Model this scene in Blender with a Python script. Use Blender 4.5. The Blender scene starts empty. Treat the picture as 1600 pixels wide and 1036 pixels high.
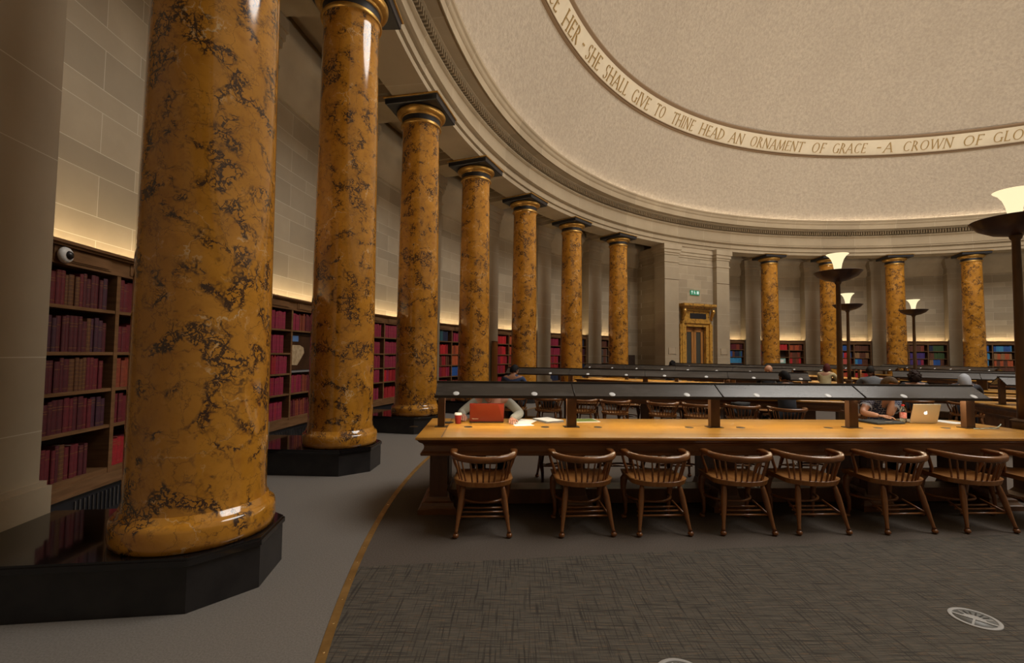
import bpy, bmesh, math, random
from math import sin, cos, pi, radians as R_, sqrt, atan2
from mathutils import Vector, Matrix
random.seed(7)
EXPO = 0.14
C = bpy.context.scene.collection
SC = bpy.context.scene
# ---------------------------------------------------------------- room frame
OX, OY = 15.2863, 5.6449          # centre of the round room
TH0 = -172.1642                   # bearing of the first column, degrees
CAM_H = 1.5399
def ang(d): return R_(TH0 + d)
def P(r, d, z=0.0, lat=0.0):
    a = ang(d); return Vector((OX + r*cos(a) - lat*sin(a), OY + r*sin(a) + lat*cos(a), z))
def frame(r, d, z=0.0, lat=0.0, extra=0.0):   # local +x radially outward, +y towards larger d
    return Matrix.Translation(P(r, d, z, lat)) @ Matrix.Rotation(ang(d) + extra, 4, 'Z')
# ---------------------------------------------------------------- materials
def newmat(name):
    m = bpy.data.materials.new(name); m.use_nodes = True
    nt = m.node_tree; b = nt.nodes['Principled BSDF']
    return m, nt, b
def N(nt, typ, **kw):
    n = nt.nodes.new(typ)
    for k, v in kw.items():
        if k.startswith('_'): setattr(n, k[1:], v)
        else: n.inputs[k].default_value = v
    return n
def math_(nt, op, a, b=None, c=None, clamp=False):
    n = nt.nodes.new('ShaderNodeMath'); n.operation = op; n.use_clamp = clamp
    for i, v in enumerate((a, b, c)):
        if v is None: continue
        if isinstance(v, (int, float)): n.inputs[i].default_value = v
        else: nt.links.new(v, n.inputs[i])
    return n.outputs[0]
def mix(nt, f, a, b, mode='MIX'):
    n = nt.nodes.new('ShaderNodeMix'); n.data_type = 'RGBA'; n.blend_type = mode
    for s, v in ((n.inputs[0], f), (n.inputs[6], a), (n.inputs[7], b)):
        if isinstance(v, (int, float)): s.default_value = v
        elif isinstance(v, tuple): s.default_value = (*v, 1) if len(v) == 3 else v
        else: nt.links.new(v, s)
    return n.outputs[2]
def ramp(nt, f, lo, hi):
    n = nt.nodes.new('ShaderNodeMapRange'); n.clamp = True
    nt.links.new(f, n.inputs[0]); n.inputs[1].default_value = lo; n.inputs[2].default_value = hi
    return n.outputs[0]
def srgb(r, g, b):
    f = lambda c: (c/255/12.92) if c/255 <= .04045 else ((c/255+.055)/1.055)**2.4
    return (f(r), f(g), f(b))
def plain(name, col, rough=.5, metal=0.0, spec=.5, coat=0.0):
    m, nt, b = newmat(name)
    b.inputs['Base Color'].default_value = (*col, 1); b.inputs['Roughness'].default_value = rough
    b.inputs['Metallic'].default_value = metal; b.inputs['Specular IOR Level'].default_value = spec
    b.inputs['Coat Weight'].default_value = coat
    return m
def noisy(name, c1, c2, scale=(8, 8, 8), rough=.5, bump=0.0, detail=5, lo=.35, hi=.65, metal=0.0, coat=0.0, world=False, spec=.5):
    m, nt, b = newmat(name)
    if world: vec = nt.nodes.new('ShaderNodeNewGeometry').outputs['Position']
    else: vec = nt.nodes.new('ShaderNodeTexCoord').outputs['Object']
    mp = N(nt, 'ShaderNodeMapping'); mp.inputs['Scale'].default_value = scale; nt.links.new(vec, mp.inputs[0])
    n = N(nt, 'ShaderNodeTexNoise', Scale=1.0, Detail=detail, Roughness=.6); nt.links.new(mp.outputs[0], n.inputs['Vector'])
    f = ramp(nt, n.outputs[0], lo, hi)
    nt.links.new(mix(nt, f, c1, c2), b.inputs['Base Color'])
    b.inputs['Roughness'].default_value = rough; b.inputs['Metallic'].default_value = metal
    b.inputs['Coat Weight'].default_value = coat; b.inputs['Coat Roughness'].default_value = .12
    b.inputs['Specular IOR Level'].default_value = spec
    if bump:
        bp = N(nt, 'ShaderNodeBump', Strength=bump, Distance=.01); nt.links.new(n.outputs[0], bp.inputs['Height'])
        nt.links.new(bp.outputs[0], b.inputs['Normal'])
    return m
def emit(name, col, strength):
    m, nt, b = newmat(name)
    b.inputs['Base Color'].default_value = (*[x*.35 for x in col], 1)
    b.inputs['Emission Color'].default_value = (*col, 1); b.inputs['Emission Strength'].default_value = strength
    return m

def scagliola():
    m, nt, b = newmat('scagliola')
    tc = nt.nodes.new('ShaderNodeTexCoord'); oi = nt.nodes.new('ShaderNodeObjectInfo')
    add = nt.nodes.new('ShaderNodeVectorMath'); add.operation = 'ADD'
    sc = nt.nodes.new('ShaderNodeVectorMath'); sc.operation = 'MULTIPLY'; sc.inputs[1].default_value = (3.7, 5.1, 2.3)
    nt.links.new(oi.outputs['Location'], sc.inputs[0]); nt.links.new(tc.outputs['Object'], add.inputs[0]); nt.links.new(sc.outputs[0], add.inputs[1])
    v = add.outputs[0]
    big = N(nt, 'ShaderNodeTexNoise', Scale=2.6, Detail=5.0, Roughness=.6, Distortion=.6); nt.links.new(v, big.inputs['Vector'])
    patch = N(nt, 'ShaderNodeTexNoise', Scale=4.2, Detail=3.0, Roughness=.55, Distortion=.8); nt.links.new(v, patch.inputs['Vector'])
    wn = N(nt, 'ShaderNodeTexNoise', Scale=9.0, Detail=4.0, Roughness=.6); nt.links.new(v, wn.inputs['Vector'])
    wo = nt.nodes.new('ShaderNodeVectorMath'); wo.operation = 'MULTIPLY_ADD'
    nt.links.new(wn.outputs['Color'], wo.inputs[0]); wo.inputs[1].default_value = (.22, .22, .22); nt.links.new(v, wo.inputs[2])
    def cracks(scale, vec, w):
        vo = N(nt, 'ShaderNodeTexVoronoi', Scale=scale); vo.feature = 'DISTANCE_TO_EDGE'; nt.links.new(vec, vo.inputs['Vector'])
        return math_(nt, 'SUBTRACT', 1.0, ramp(nt, vo.outputs['Distance'], w*.35, w))
    base = mix(nt, ramp(nt, big.outputs[0], .34, .68), (.38, .163, .016), (.55, .250, .031))
    base = mix(nt, math_(nt, 'MULTIPLY', ramp(nt, wn.outputs[0], .60, .78), .35), base, (.62, .34, .10))
    base = mix(nt, math_(nt, 'MULTIPLY', ramp(nt, wn.outputs[0], .44, .26), .6), base, (.30, .11, .014))
    # pale veins
    pv = math_(nt, 'MULTIPLY', cracks(3.1, wo.outputs[0], .022), ramp(nt, big.outputs[0], .52, .62))
    base = mix(nt, math_(nt, 'MULTIPLY', pv, .75), base, (.66, .47, .25))
    # dark violet-black broken network, gathered in patches
    pm = ramp(nt, patch.outputs[0], .475, .575)
    dv = math_(nt, 'MULTIPLY', math_(nt, 'MAXIMUM', cracks(6.0, wo.outputs[0], .068), math_(nt, 'MULTIPLY', cracks(17.0, wo.outputs[0], .12), ramp(nt, patch.outputs[0], .50, .60))), pm)
    thin = math_(nt, 'MULTIPLY', math_(nt, 'MAXIMUM', cracks(4.3, wo.outputs[0], .016), math_(nt, 'MULTIPLY', cracks(11.0, wo.outputs[0], .035), ramp(nt, wn.outputs[0], .50, .64))), .62)
    base = mix(nt, math_(nt, 'MAXIMUM', math_(nt, 'MULTIPLY', dv, .93), math_(nt, 'MULTIPLY', thin, .75)), base, (.022, .014, .016))
    nt.links.new(base, b.inputs['Base Color'])
    b.inputs['Roughness'].default_value = .10; b.inputs['Specular IOR Level'].default_value = .5
    b.inputs['Coat Weight'].default_value = .35; b.inputs['Coat Roughness'].default_value = .03
    return m

def stone(name, c1, c2, joints=True, tall=.398, short=.232, z0=2.587, width=.902, rr=19.35, d0=-2.88, tint=.55):
    m, nt, b = newmat(name)
    pos = nt.nodes.new('ShaderNodeNewGeometry').outputs['Position']
    sub = nt.nodes.new('ShaderNodeVectorMath'); sub.operation = 'SUBTRACT'; sub.inputs[1].default_value = (OX, OY, 0); nt.links.new(pos, sub.inputs[0])
    t = R_(TH0)
    def dot(vx, vy):
        n = nt.nodes.new('ShaderNodeVectorMath'); n.operation = 'DOT_PRODUCT'; nt.links.new(sub.outputs[0], n.inputs[0]); n.inputs[1].default_value = (vx, vy, 0)
        return n.outputs['Value']
    a = math_(nt, 'ARCTAN2', dot(-sin(t), cos(t)), dot(cos(t), sin(t)))
    u = math_(nt, 'MULTIPLY', math_(nt, 'SUBTRACT', a, R_(d0)), rr)
    sx = nt.nodes.new('ShaderNodeSeparateXYZ'); nt.links.new(pos, sx.inputs[0])
    z = sx.outputs[2]
    big = N(nt, 'ShaderNodeTexNoise', Scale=1.1, Detail=6.0, Roughness=.62); nt.links.new(pos, big.inputs['Vector'])
    fine = N(nt, 'ShaderNodeTexNoise', Scale=60.0, Detail=3.0); nt.links.new(pos, fine.inputs['Vector'])
    col = mix(nt, ramp(nt, big.outputs[0], .3, .72), c1, c2)
    if joints:
        per = tall + short
        row = math_(nt, 'DIVIDE', math_(nt, 'SUBTRACT', z, z0), per)
        fr = math_(nt, 'MULTIPLY', math_(nt, 'FRACT', row), per); ri = math_(nt, 'FLOOR', row)
        istall = math_(nt, 'GREATER_THAN', fr, short)
        uu = math_(nt, 'ADD', math_(nt, 'DIVIDE', u, width), math_(nt, 'MULTIPLY', istall, .5))
        fu = math_(nt, 'FRACT', uu); iu = math_(nt, 'FLOOR', uu)
        J = .0055
        h1 = math_(nt, 'LESS_THAN', fr, J)
        h2 = math_(nt, 'LESS_THAN', math_(nt, 'ABSOLUTE', math_(nt, 'SUBTRACT', fr, short)), J*.6)
        v1 = math_(nt, 'LESS_THAN', math_(nt, 'MULTIPLY', fu, width), J*1.1)
        jm = math_(nt, 'MAXIMUM', math_(nt, 'MAXIMUM', h1, h2), v1)
        cb = nt.nodes.new('ShaderNodeCombineXYZ'); nt.links.new(iu, cb.inputs[0]); nt.links.new(math_(nt, 'ADD', math_(nt, 'MULTIPLY', ri, 2), istall), cb.inputs[1])
        wnz = nt.nodes.new('ShaderNodeTexWhiteNoise'); nt.links.new(cb.outputs[0], wnz.inputs['Vector'])
        col = mix(nt, math_(nt, 'MULTIPLY', wnz.outputs['Value'], tint), col, tuple(x*.66 for x in c1))
        col = mix(nt, math_(nt, 'MULTIPLY', jm, .75), col, (.62, .55, .43))
        hgt = math_(nt, 'ADD', math_(nt, 'MULTIPLY', fine.outputs[0], .12), math_(nt, 'MULTIPLY', jm, -.6))
    else:
        hgt = math_(nt, 'MULTIPLY', fine.outputs[0], .15)
    nt.links.new(col, b.inputs['Base Color']); b.inputs['Roughness'].default_value = .75; b.inputs['Specular IOR Level'].default_value = .25
    bp = N(nt, 'ShaderNodeBump', Strength=.35, Distance=.01); nt.links.new(hgt, bp.inputs['Height']); nt.links.new(bp.outputs[0], b.inputs['Normal'])
    return m

def dome_plaster():
    m, nt, b = newmat('dome_plaster')
    pos = nt.nodes.new('ShaderNodeNewGeometry').outputs['Position']
    n = N(nt, 'ShaderNodeTexNoise', Scale=9.0, Detail=5.0, Roughness=.7); nt.links.new(pos, n.inputs['Vector'])
    n2 = N(nt, 'ShaderNodeTexNoise', Scale=.35, Detail=3.0); nt.links.new(pos, n2.inputs['Vector'])
    col = mix(nt, ramp(nt, n.outputs[0], .35, .65), (.385, .325, .255), (.50, .425, .335))
    col = mix(nt, math_(nt, 'MULTIPLY', ramp(nt, n2.outputs[0], .4, .7), .25), col, (.36, .30, .235))
    nt.links.new(col, b.inputs['Base Color']); b.inputs['Roughness'].default_value = .9; b.inputs['Specular IOR Level'].default_value = .1
    bp = N(nt, 'ShaderNodeBump', Strength=1.0, Distance=.05); nt.links.new(n.outputs[0], bp.inputs['Height']); nt.links.new(bp.outputs[0], b.inputs['Normal'])
    return m

def woven_carpet():
    m, nt, b = newmat('woven_carpet')
    tc = nt.nodes.new('ShaderNodeNewGeometry').outputs['Position']
    def streak(rot, sc, seed):
        mp = N(nt, 'ShaderNodeMapping'); mp.inputs['Rotation'].default_value = (0, 0, rot); mp.inputs['Scale'].default_value = sc; mp.inputs['Location'].default_value = (seed, seed*1.7, 0)
        nt.links.new(tc, mp.inputs[0])
        n = N(nt, 'ShaderNodeTexNoise', Scale=1.0, Detail=2.0, Roughness=.55); nt.links.new(mp.outputs[0], n.inputs['Vector'])
        return n.outputs[0]
    a0 = R_(-24)
    ta = streak(a0, (7, 130, 1), 3.1); tb = streak(a0, (130, 7, 1), 9.3)
    la = ramp(nt, streak(a0, (3.2, 95, 1), 5.5), .53, .66); lb = ramp(nt, streak(a0, (95, 3.2, 1), 1.5), .53, .66)
    col = mix(nt, ramp(nt, ta, .3, .7), (.050, .044, .036), (.125, .107, .084))
    col = mix(nt, math_(nt, 'MULTIPLY', ramp(nt, tb, .4, .66), .5), col, (.085, .080, .070))
    col = mix(nt, math_(nt, 'MULTIPLY', ramp(nt, streak(a0, (10, 70, 1), 7.7), .58, .70), .6), col, (.16, .105, .062))
    col = mix(nt, math_(nt, 'MULTIPLY', math_(nt, 'MAXIMUM', la, lb), .72), col, (.024, .022, .021))
    nt.links.new(col, b.inputs['Base Color']); b.inputs['Roughness'].default_value = .95; b.inputs['Specular IOR Level'].default_value = .15
    return m

M = {}
M['scag'] = scagliola()
M['black_gloss'] = plain('black_marble', (.0085, .0072, .0075), .09, spec=.55, coat=.2)
M['black_side'] = noisy('black_stone', (.010, .009, .010), (.020, .018, .018), (6, 6, 6), .3)
M['gilt'] = noisy('gilt', (.42, .235, .055), (.60, .36, .10), (9, 9, 9), .32, metal=.75)
M['navy'] = plain('capital_black', (.012, .012, .016), .4)
M['stone'] = stone('wall_stone', (.34, .275, .190), (.43, .355, .25), tint=.62)
M['stone_plain'] = stone('dressed_stone', (.34, .275, .19), (.42, .345, .245), joints=False)
M['stone_pil'] = stone('pilaster_stone', (.33, .268, .185), (.39, .325, .23), tall=1.5, short=.55, z0=.93, width=50, d0=-177, tint=.15)
M['stone_ent'] = stone('entablature_stone', (.34, .27, .18), (.41, .33, .225), tall=8, short=8, z0=1, width=1.62, rr=17.2, d0=-1.0, tint=.4)
M['plaster'] = dome_plaster()
M['band'] = noisy('band_stone', (.58, .50, .37), (.64, .56, .42), (1.5, 1.5, 1.5), .7, world=True)
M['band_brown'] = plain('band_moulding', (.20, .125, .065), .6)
M['letter'] = plain('letter_gilt', (.33, .215, .075), .5, metal=.2)
M['oak'] = noisy('bookcase_oak', (.115, .055, .022), (.19, .098, .042), (3, 3, 26), .42, world=True)
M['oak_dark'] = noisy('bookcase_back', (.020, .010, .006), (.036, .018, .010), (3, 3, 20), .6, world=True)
M['skirt'] = plain('skirting_black', (.012, .012, .015), .35)
M['table_top'] = noisy('table_oak_top', (.42, .195, .026), (.57, .285, .046), (1.1, 11, 11), .33, coat=.35)
M['table'] = noisy('table_oak', (.095, .038, .014), (.175, .076, .029), (2.2, 14, 9), .38, coat=.15)
M['table_panel'] = noisy('table_panel', (.085, .034, .013), (.15, .065, .026), (9, 9, 2), .42)
M['chair'] = noisy('chair_wood', (.145, .050, .013), (.245, .098, .028), (7, 7, 5), .30, coat=.3)
M['chair_seat'] = noisy('chair_seat_wood', (.23, .088, .022), (.37, .165, .048), (18, 3, 5), .34, coat=.25)
M['canopy'] = noisy('canopy_paint', (.034, .029, .026), (.092, .088, .085), (1.3, 5, 5), .26, detail=8, lo=.46, hi=.82)
M['canopy_edge'] = plain('canopy_rail', (.020, .014, .011), .4)
M['post'] = noisy('post_wood', (.045, .020, .009), (.085, .040, .018), (9, 9, 2), .4)
M['disc'] = plain('white_disc', (.72, .74, .75), .4)
M['tube'] = emit('reading_tube', (1, .82, .55), 5.0)
M['bowl'] = noisy('lamp_bronze', (.035, .016, .011), (.06, .028, .018), (5, 5, 5), .33, metal=.3)
M['pole'] = noisy('lamp_pole_bronze', (.075, .040, .018), (.12, .066, .030), (8, 8, 2), .36, metal=.35)
M['glass_lamp'] = emit('opal_glass', (1.0, .87, .52), .95)
M['carpet_grey'] = noisy('grey_carpet', (.150, .137, .122), (.195, .178, .160), (95, 95, 95), .95, bump=.15, detail=4, world=True, spec=.1)
M['carpet_brown'] = noisy('brown_carpet', (.080, .066, .055), (.112, .094, .079), (95, 95, 95), .95, bump=.15, detail=4, world=True, spec=.1)
M['woven'] = woven_carpet()
M['brass'] = noisy('brass_strip', (.26, .150, .045), (.40, .245, .085), (5, 5, 5), .42, metal=.6, world=True)
M['screw'] = plain('brass_screw', (.75, .55, .25), .25, metal=.9)
M['white'] = plain('white_plastic', (.70, .70, .68), .4)
M['paper'] = plain('paper', (.80, .78, .72), .8)
M['dark'] = plain('dark_plastic', (.012, .012, .014), .35)
M['screen'] = plain('dark_screen', (.010, .010, .012), .7, spec=.2)
M['green'] = emit('sign_green', (.02, .30, .14), .35)
M['signwhite'] = emit('sign_white', (.75, .9, .8), .5)
M['door_wood'] = noisy('door_oak', (.30, .125, .030), (.42, .19, .055), (10, 10, 1.5), .35, coat=.2)
M['door_dark'] = noisy('door_reveal', (.06, .028, .010), (.10, .05, .02), (8, 8, 2), .4)
M['marble_sien'] = noisy('door_siena', (.50, .27, .05), (.17, .085, .02), (9, 9, 9), .3, detail=8, lo=.50, hi=.64)
M['sky'] = emit('skylight', (1.0, .96, .90), 9.8)
M['cove'] = emit('cove_strip', (1.0, .78, .45), 42.0)
M['domecove'] = emit('dome_cove_strip', (1.0, .86, .66), 13.0)
M['floorwhite'] = plain('grille_white', (.32, .31, .295), .6)
M['floorgrille'] = plain('grille_grey', (.13, .13, .12), .5)
def glassmat(name, col=(1, 1, 1), rough=0.0, alpha=1.0):
    m, nt, b = newmat(name)
    b.inputs['Base Color'].default_value = (*col, 1); b.inputs['Roughness'].default_value = rough
    b.inputs['Transmission Weight'].default_value = 1.0; b.inputs['IOR'].default_value = 1.33
    return m
M['bottle'] = glassmat('bottle_plastic', (.80, .88, .84), .05)
# ---------------------------------------------------------------- mesh helpers
def box(bm, cx, cy, cz, sx, sy, sz, mi=0, rot=None, bev=0.0):
    v = []
    for dx in (-.5, .5):
        for dy in (-.5, .5):
            for dz in (-.5, .5):
                q = Vector((dx*sx, dy*sy, dz*sz))
                if rot is not None: q = rot @ q
                v.append(bm.verts.new((q.x+cx, q.y+cy, q.z+cz)))
    fs = []
    for f in ((0, 1, 3, 2), (4, 6, 7, 5), (0, 4, 5, 1), (2, 3, 7, 6), (0, 2, 6, 4), (1, 5, 7, 3)):
        fc = bm.faces.new([v[i] for i in f]); fc.material_index = mi; fs.append(fc)
    if bev:
        es = list({e for f in fs for e in f.edges})
        bmesh.ops.bevel(bm, geom=es, offset=bev, segments=2, affect='EDGES', profile=.5)
def lathe(bm, prof, seg=32, cx=0, cy=0, a0=0, a1=2*pi, mi=0, smooth=True, cap=False):
    full = abs(a1-a0-2*pi) < 1e-6
    n = seg if full else seg+1
    rings = []
    for (r, z) in prof:
        if r < 1e-6 and full:
            rings.append([bm.verts.new((cx, cy, z))]*n); continue
        rings.append([bm.verts.new((cx+r*cos(a0+(a1-a0)*i/seg), cy+r*sin(a0+(a1-a0)*i/seg), z)) for i in range(n)])
    for k in range(len(prof)-1):
        A, B = rings[k], rings[k+1]
        for i in range(seg):
            j = (i+1) % n
            vs = []
            for q in (A[i], A[j], B[j], B[i]):
                if q not in vs: vs.append(q)
            if len(vs) >= 3:
                f = bm.faces.new(vs); f.material_index = mi; f.smooth = smooth
    if cap:
        for rg in (rings[0], rings[-1]):
            if len(set(rg)) > 2:
                f = bm.faces.new(rg if rg is rings[-1] else rg[::-1]); f.material_index = mi
def rrect_loft(bm, prof, hx, hy, mi=0, cx=0, cy=0, cap=True):   # prof: (inset, z), rectangle rings
    rings = []
    for (i, z) in prof:
        x, y = hx-i, hy-i
        rings.append([bm.verts.new((cx+sx*x, cy+sy*y, z)) for sx, sy in ((-1, -1), (1, -1), (1, 1), (-1, 1))])
    for A, B in zip(rings, rings[1:]):
        for k in range(4):
            j = (k+1) % 4
            f = bm.faces.new((A[k], A[j], B[j], B[k])); f.material_index = mi
    if cap:
        f = bm.faces.new(rings[0][::-1]); f.material_index = mi
        f = bm.faces.new(rings[-1]); f.material_index = mi
def tube(bm, pts, rad, seg=8, mi=0, flat=1.0, cap=True):
    pts = [Vector(p) for p in pts]; n = len(pts)
    rads = rad if isinstance(rad, (list, tuple)) else [rad]*n
    rings = []; up = None
    for i in range(n):
        t = (pts[min(i+1, n-1)]-pts[max(i-1, 0)]).normalized()
        if up is None:
            up = Vector((0, 0, 1)) if abs(t.z) < .9 else Vector((1, 0, 0))
        s = t.cross(up)
        if s.length < 1e-4: s = t.cross(Vector((0, 1, 0)))
        s.normalize(); u = s.cross(t).normalized(); up = u
        rings.append([bm.verts.new(pts[i] + s*rads[i]*cos(2*pi*k/seg) + u*rads[i]*flat*sin(2*pi*k/seg)) for k in range(seg)])
    for A, B in zip(rings, rings[1:]):
        for k in range(seg):
            j = (k+1) % seg
            f = bm.faces.new((A[k], A[j], B[j], B[k])); f.material_index = mi; f.smooth = True
    if cap:
        f = bm.faces.new(rings[0][::-1]); f.material_index = mi
        f = bm.faces.new(rings[-1]); f.material_index = mi
def pbox(bm, r0, r1, d0, d1, z0, z1, seg=1, mi=0):           # block between two radii / bearings, world space
    ds = [d0+(d1-d0)*i/seg for i in range(seg+1)]
    g = [[bm.verts.new(P(r, d, z)) for (r, z) in ((r0, z0), (r1, z0), (r1, z1), (r0, z1))] for d in ds]
    fs = []
    for A, B in zip(g, g[1:]):
        for k in range(4):
            j = (k+1) % 4
            fs.append(bm.faces.new((A[k], A[j], B[j], B[k])))
    fs.append(bm.faces.new(g[0][::-1])); fs.append(bm.faces.new(g[-1]))
    for f in fs: f.material_index = mi
def prism(bm, poly, z0, z1, mi=0):
    A = [bm.verts.new((x, y, z0)) for x, y in poly]; B = [bm.verts.new((x, y, z1)) for x, y in poly]
    n = len(poly)
    for k in range(n):
        f = bm.faces.new((A[k], A[(k+1) % n], B[(k+1) % n], B[k])); f.material_index = mi
    for f in (bm.faces.new(A[::-1]), bm.faces.new(B)): f.material_index = mi
def sphere(bm, c, rx, ry, rz, u=14, v=10, mi=0, rot=None):
    r = bmesh.ops.create_uvsphere(bm, u_segments=u, v_segments=v, radius=1.0)
    for q in r['verts']:
        p = Vector((q.co.x*rx, q.co.y*ry, q.co.z*rz))
        if rot is not None: p = rot @ p
        q.co = p + Vector(c)
        for f in q.link_faces: f.smooth = True; f.material_index = mi
def mesh(name, bm, mats, fix=True):
    if fix: bmesh.ops.recalc_face_normals(bm, faces=bm.faces[:])
    me = bpy.data.meshes.new(name); bm.to_mesh(me); bm.free()
    for m in (mats if isinstance(mats, (list, tuple)) else [mats]): me.materials.append(m)
    return me
def obj(name, bm, mats, parent=None, world=False, fix=True):
    if isinstance(bm, bpy.types.Mesh): me = bm
    else:
        if world and parent is not None: bm.transform(parent.matrix_basis.inverted())
        me = mesh(name, bm, mats, fix)
    o = bpy.data.objects.new(name, me); C.objects.link(o)
    if parent is not None: o.parent = parent
    return o
def tag(o, label, cat, group=None, kind=None):
    o['label'] = label; o['category'] = cat
    if group: o['group'] = group
    if kind: o['kind'] = kind
    return o
def thing(name, label, cat, mat=None, group=None, kind=None):
    o = bpy.data.objects.new(name, None); C.objects.link(o)
    if mat is not None: o.matrix_basis = mat
    o.empty_display_size = .1
    return tag(o, label, cat, group, kind)
def struct(name, bm, mats, fix=True):
    o = obj(name, bm, mats, None, fix=fix); o['kind'] = 'structure'; return o
KIDS = {}
def copy_tree(o, parent=None):
    c = o.copy(); C.objects.link(c)
    if parent is not None: c.parent = parent
    for ch in list(o.children): copy_tree(ch, c)
    return c
def place(proto, used, M4, label, group=None):
    o = proto if not used else copy_tree(proto)
    o.matrix_basis = M4; o['label'] = label
    if group: o['group'] = group
    return o
ORD = ['first', 'second', 'third', 'fourth', 'fifth', 'sixth', 'seventh', 'eighth', 'ninth', 'tenth', 'eleventh', 'twelfth', 'thirteenth', 'fourteenth', 'fifteenth', 'sixteenth', 'seventeenth', 'eighteenth', 'nineteenth', 'twentieth', 'twenty-first', 'twenty-second', 'twenty-third', 'twenty-fourth', 'twenty-fifth', 'twenty-sixth', 'twenty-seventh', 'twenty-eighth', 'twenty-ninth', 'thirtieth']
# ---------------------------------------------------------------- the setting
A_ALL = (R_(TH0), R_(TH0)+2*pi)
def ring(name, prof, mats, seg=240, mi=0, kind=True, d0=None, d1=None):
    bm = bmesh.new()
    if d0 is None: lathe(bm, prof, seg, OX, OY, R_(TH0), R_(TH0)+2*pi)
    else: lathe(bm, prof, seg, OX, OY, ang(d0), ang(d1))
    return struct(name, bm, mats)
# floors: grey ambulatory ring, brown reading area, woven aisle
bm = bmesh.new(); lathe(bm, [(16.545, 0), (19.6, 0), (19.6, -.1), (16.545, -.1), (16.545, 0)], 180, OX, OY, smooth=False); struct('floor', bm, M['carpet_grey'])
def sector(name, d0, d1, m):
    bm = bmesh.new(); n = max(4, int(abs(d1-d0)))
    pts = [(OX, OY)] + [tuple(P(16.545, d0+(d1-d0)*i/n)[:2]) for i in range(n+1)]
    prism(bm, pts, -.1, 0.0); struct(name, bm, m)
sector('floor_2', -0.05, -180, M['carpet_brown'])
sector('floor_3', -0.05, 180, M['woven'])
bm = bmesh.new(); pbox(bm, 16.522, 16.572, -40, 40, 0.0, .004, 90)
for d in [i*.9-30 for i in range(60)]:
    q = P(16.547, d, .004); lathe(bm, [(0, .0056), (.006, .0054), (.008, .004)], 8, q.x, q.y, mi=1)
struct('trim_3', bm, [M['brass'], M['screw']])
# outer wall with moulded cornice
ring('wall_outer', [(19.35, -.05), (19.35, 7.3)], M['stone'], 240)
ring('trim_4', [(19.36, 5.80), (19.30, 5.80), (19.30, 5.86), (19.26, 5.90), (19.26, 6.06), (19.20, 6.10), (19.20, 6.42), (19.12, 6.50), (19.02, 6.60), (19.02, 6.72), (19.10, 6.80), (19.10, 7.12), (19.36, 7.12)], M['stone_plain'], 240)
bm = bmesh.new(); lathe(bm, [(17.9, 7.10), (19.4, 7.10), (19.4, 7.3), (17.9, 7.3), (17.9, 7.1)], 240, OX, OY, smooth=False); struct('ceiling_ambulatory', bm, M['stone_plain'])
# entablature: architrave, frieze, cornice (inner face), soffit, back face
ent = [(18.00, 7.12), (18.00, 6.66), (17.98, 6.59), (17.22, 6.59), (17.22, 6.70), (17.245, 6.705), (17.245, 6.735), (17.18, 6.745), (17.18, 6.90), (17.20, 6.905), (17.20, 6.93), (17.14, 6.945), (17.09, 6.97), (17.09, 7.02), (17.24, 7.035), (17.24, 7.06), (17.22, 7.065), (17.22, 7.46), (17.19, 7.48), (17.16, 7.51), (17.16, 7.555), (17.20, 7.56), (17.20, 7.58), (17.26, 7.585), (17.26, 7.77), (17.14, 7.775), (17.08, 7.80), (17.08, 7.83), (16.81, 7.835), (16.80, 7.80), (16.78, 7.80), (16.78, 8.00), (16.76, 8.02), (16.74, 8.05), (16.72, 8.12), (16.685, 8.16), (16.675, 8.21), (16.80, 8.215), (17.00, 8.10), (17.6, 8.10)]
bm = bmesh.new(); lathe(bm, ent, 288, OX, OY, smooth=False)
for i in range(1000):
    d = -360*i/1000
    if -170 < d < 0 or d < -330: pbox(bm, 17.10, 17.265, d-.075, d+.075, 7.60, 7.745, 1, 0)
struct('trim_1', bm, M['stone_ent'])
# concealed lamp trough above the cornice
bm = bmesh.new(); lathe(bm, [(16.88, 8.195), (16.93, 8.165)], 200, OX, OY); struct('trim_5', bm, M['domecove'])
# dome
RHO, ZC, ROC = 17.67, 3.26, 6.8
zt = ZC+sqrt(RHO**2-ROC**2)
def domR(z): return sqrt(RHO**2-(z-ZC)**2)
a_lo = math.asin((8.09-ZC)/RHO); a_hi = math.acos(ROC/RHO)
prof = [(RHO*cos(a_lo+(a_hi-a_lo)*i/40), ZC+RHO*sin(a_lo+(a_hi-a_lo)*i/40)) for i in range(41)]
bm = bmesh.new(); lathe(bm, prof, 240, OX, OY)
for f in bm.faces: f.normal_flip()
struct('ceiling', bm, M['plaster'], fix=False)
bm = bmesh.new(); lathe(bm, [(ROC+.12, zt-.12), (ROC-.02, zt-.16), (ROC-.10, zt-.05), (ROC-.10, zt+.25), (ROC+.12, zt+.25)], 96, OX, OY)
for i in range(12):
    a = i*pi/6; box(bm, OX+cos(a)*ROC/2, OY+sin(a)*ROC/2, zt+.12, ROC, .06, .10, 0, Matrix.Rotation(a, 3, 'Z'))
w = struct('window_1', bm, M['band_brown'])
bm = bmesh.new(); lathe(bm, [(0, zt+.22), (ROC-.08, zt+.22)], 64, OX, OY); o = obj('skylight_glass', bm, M['sky'], w)
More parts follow.
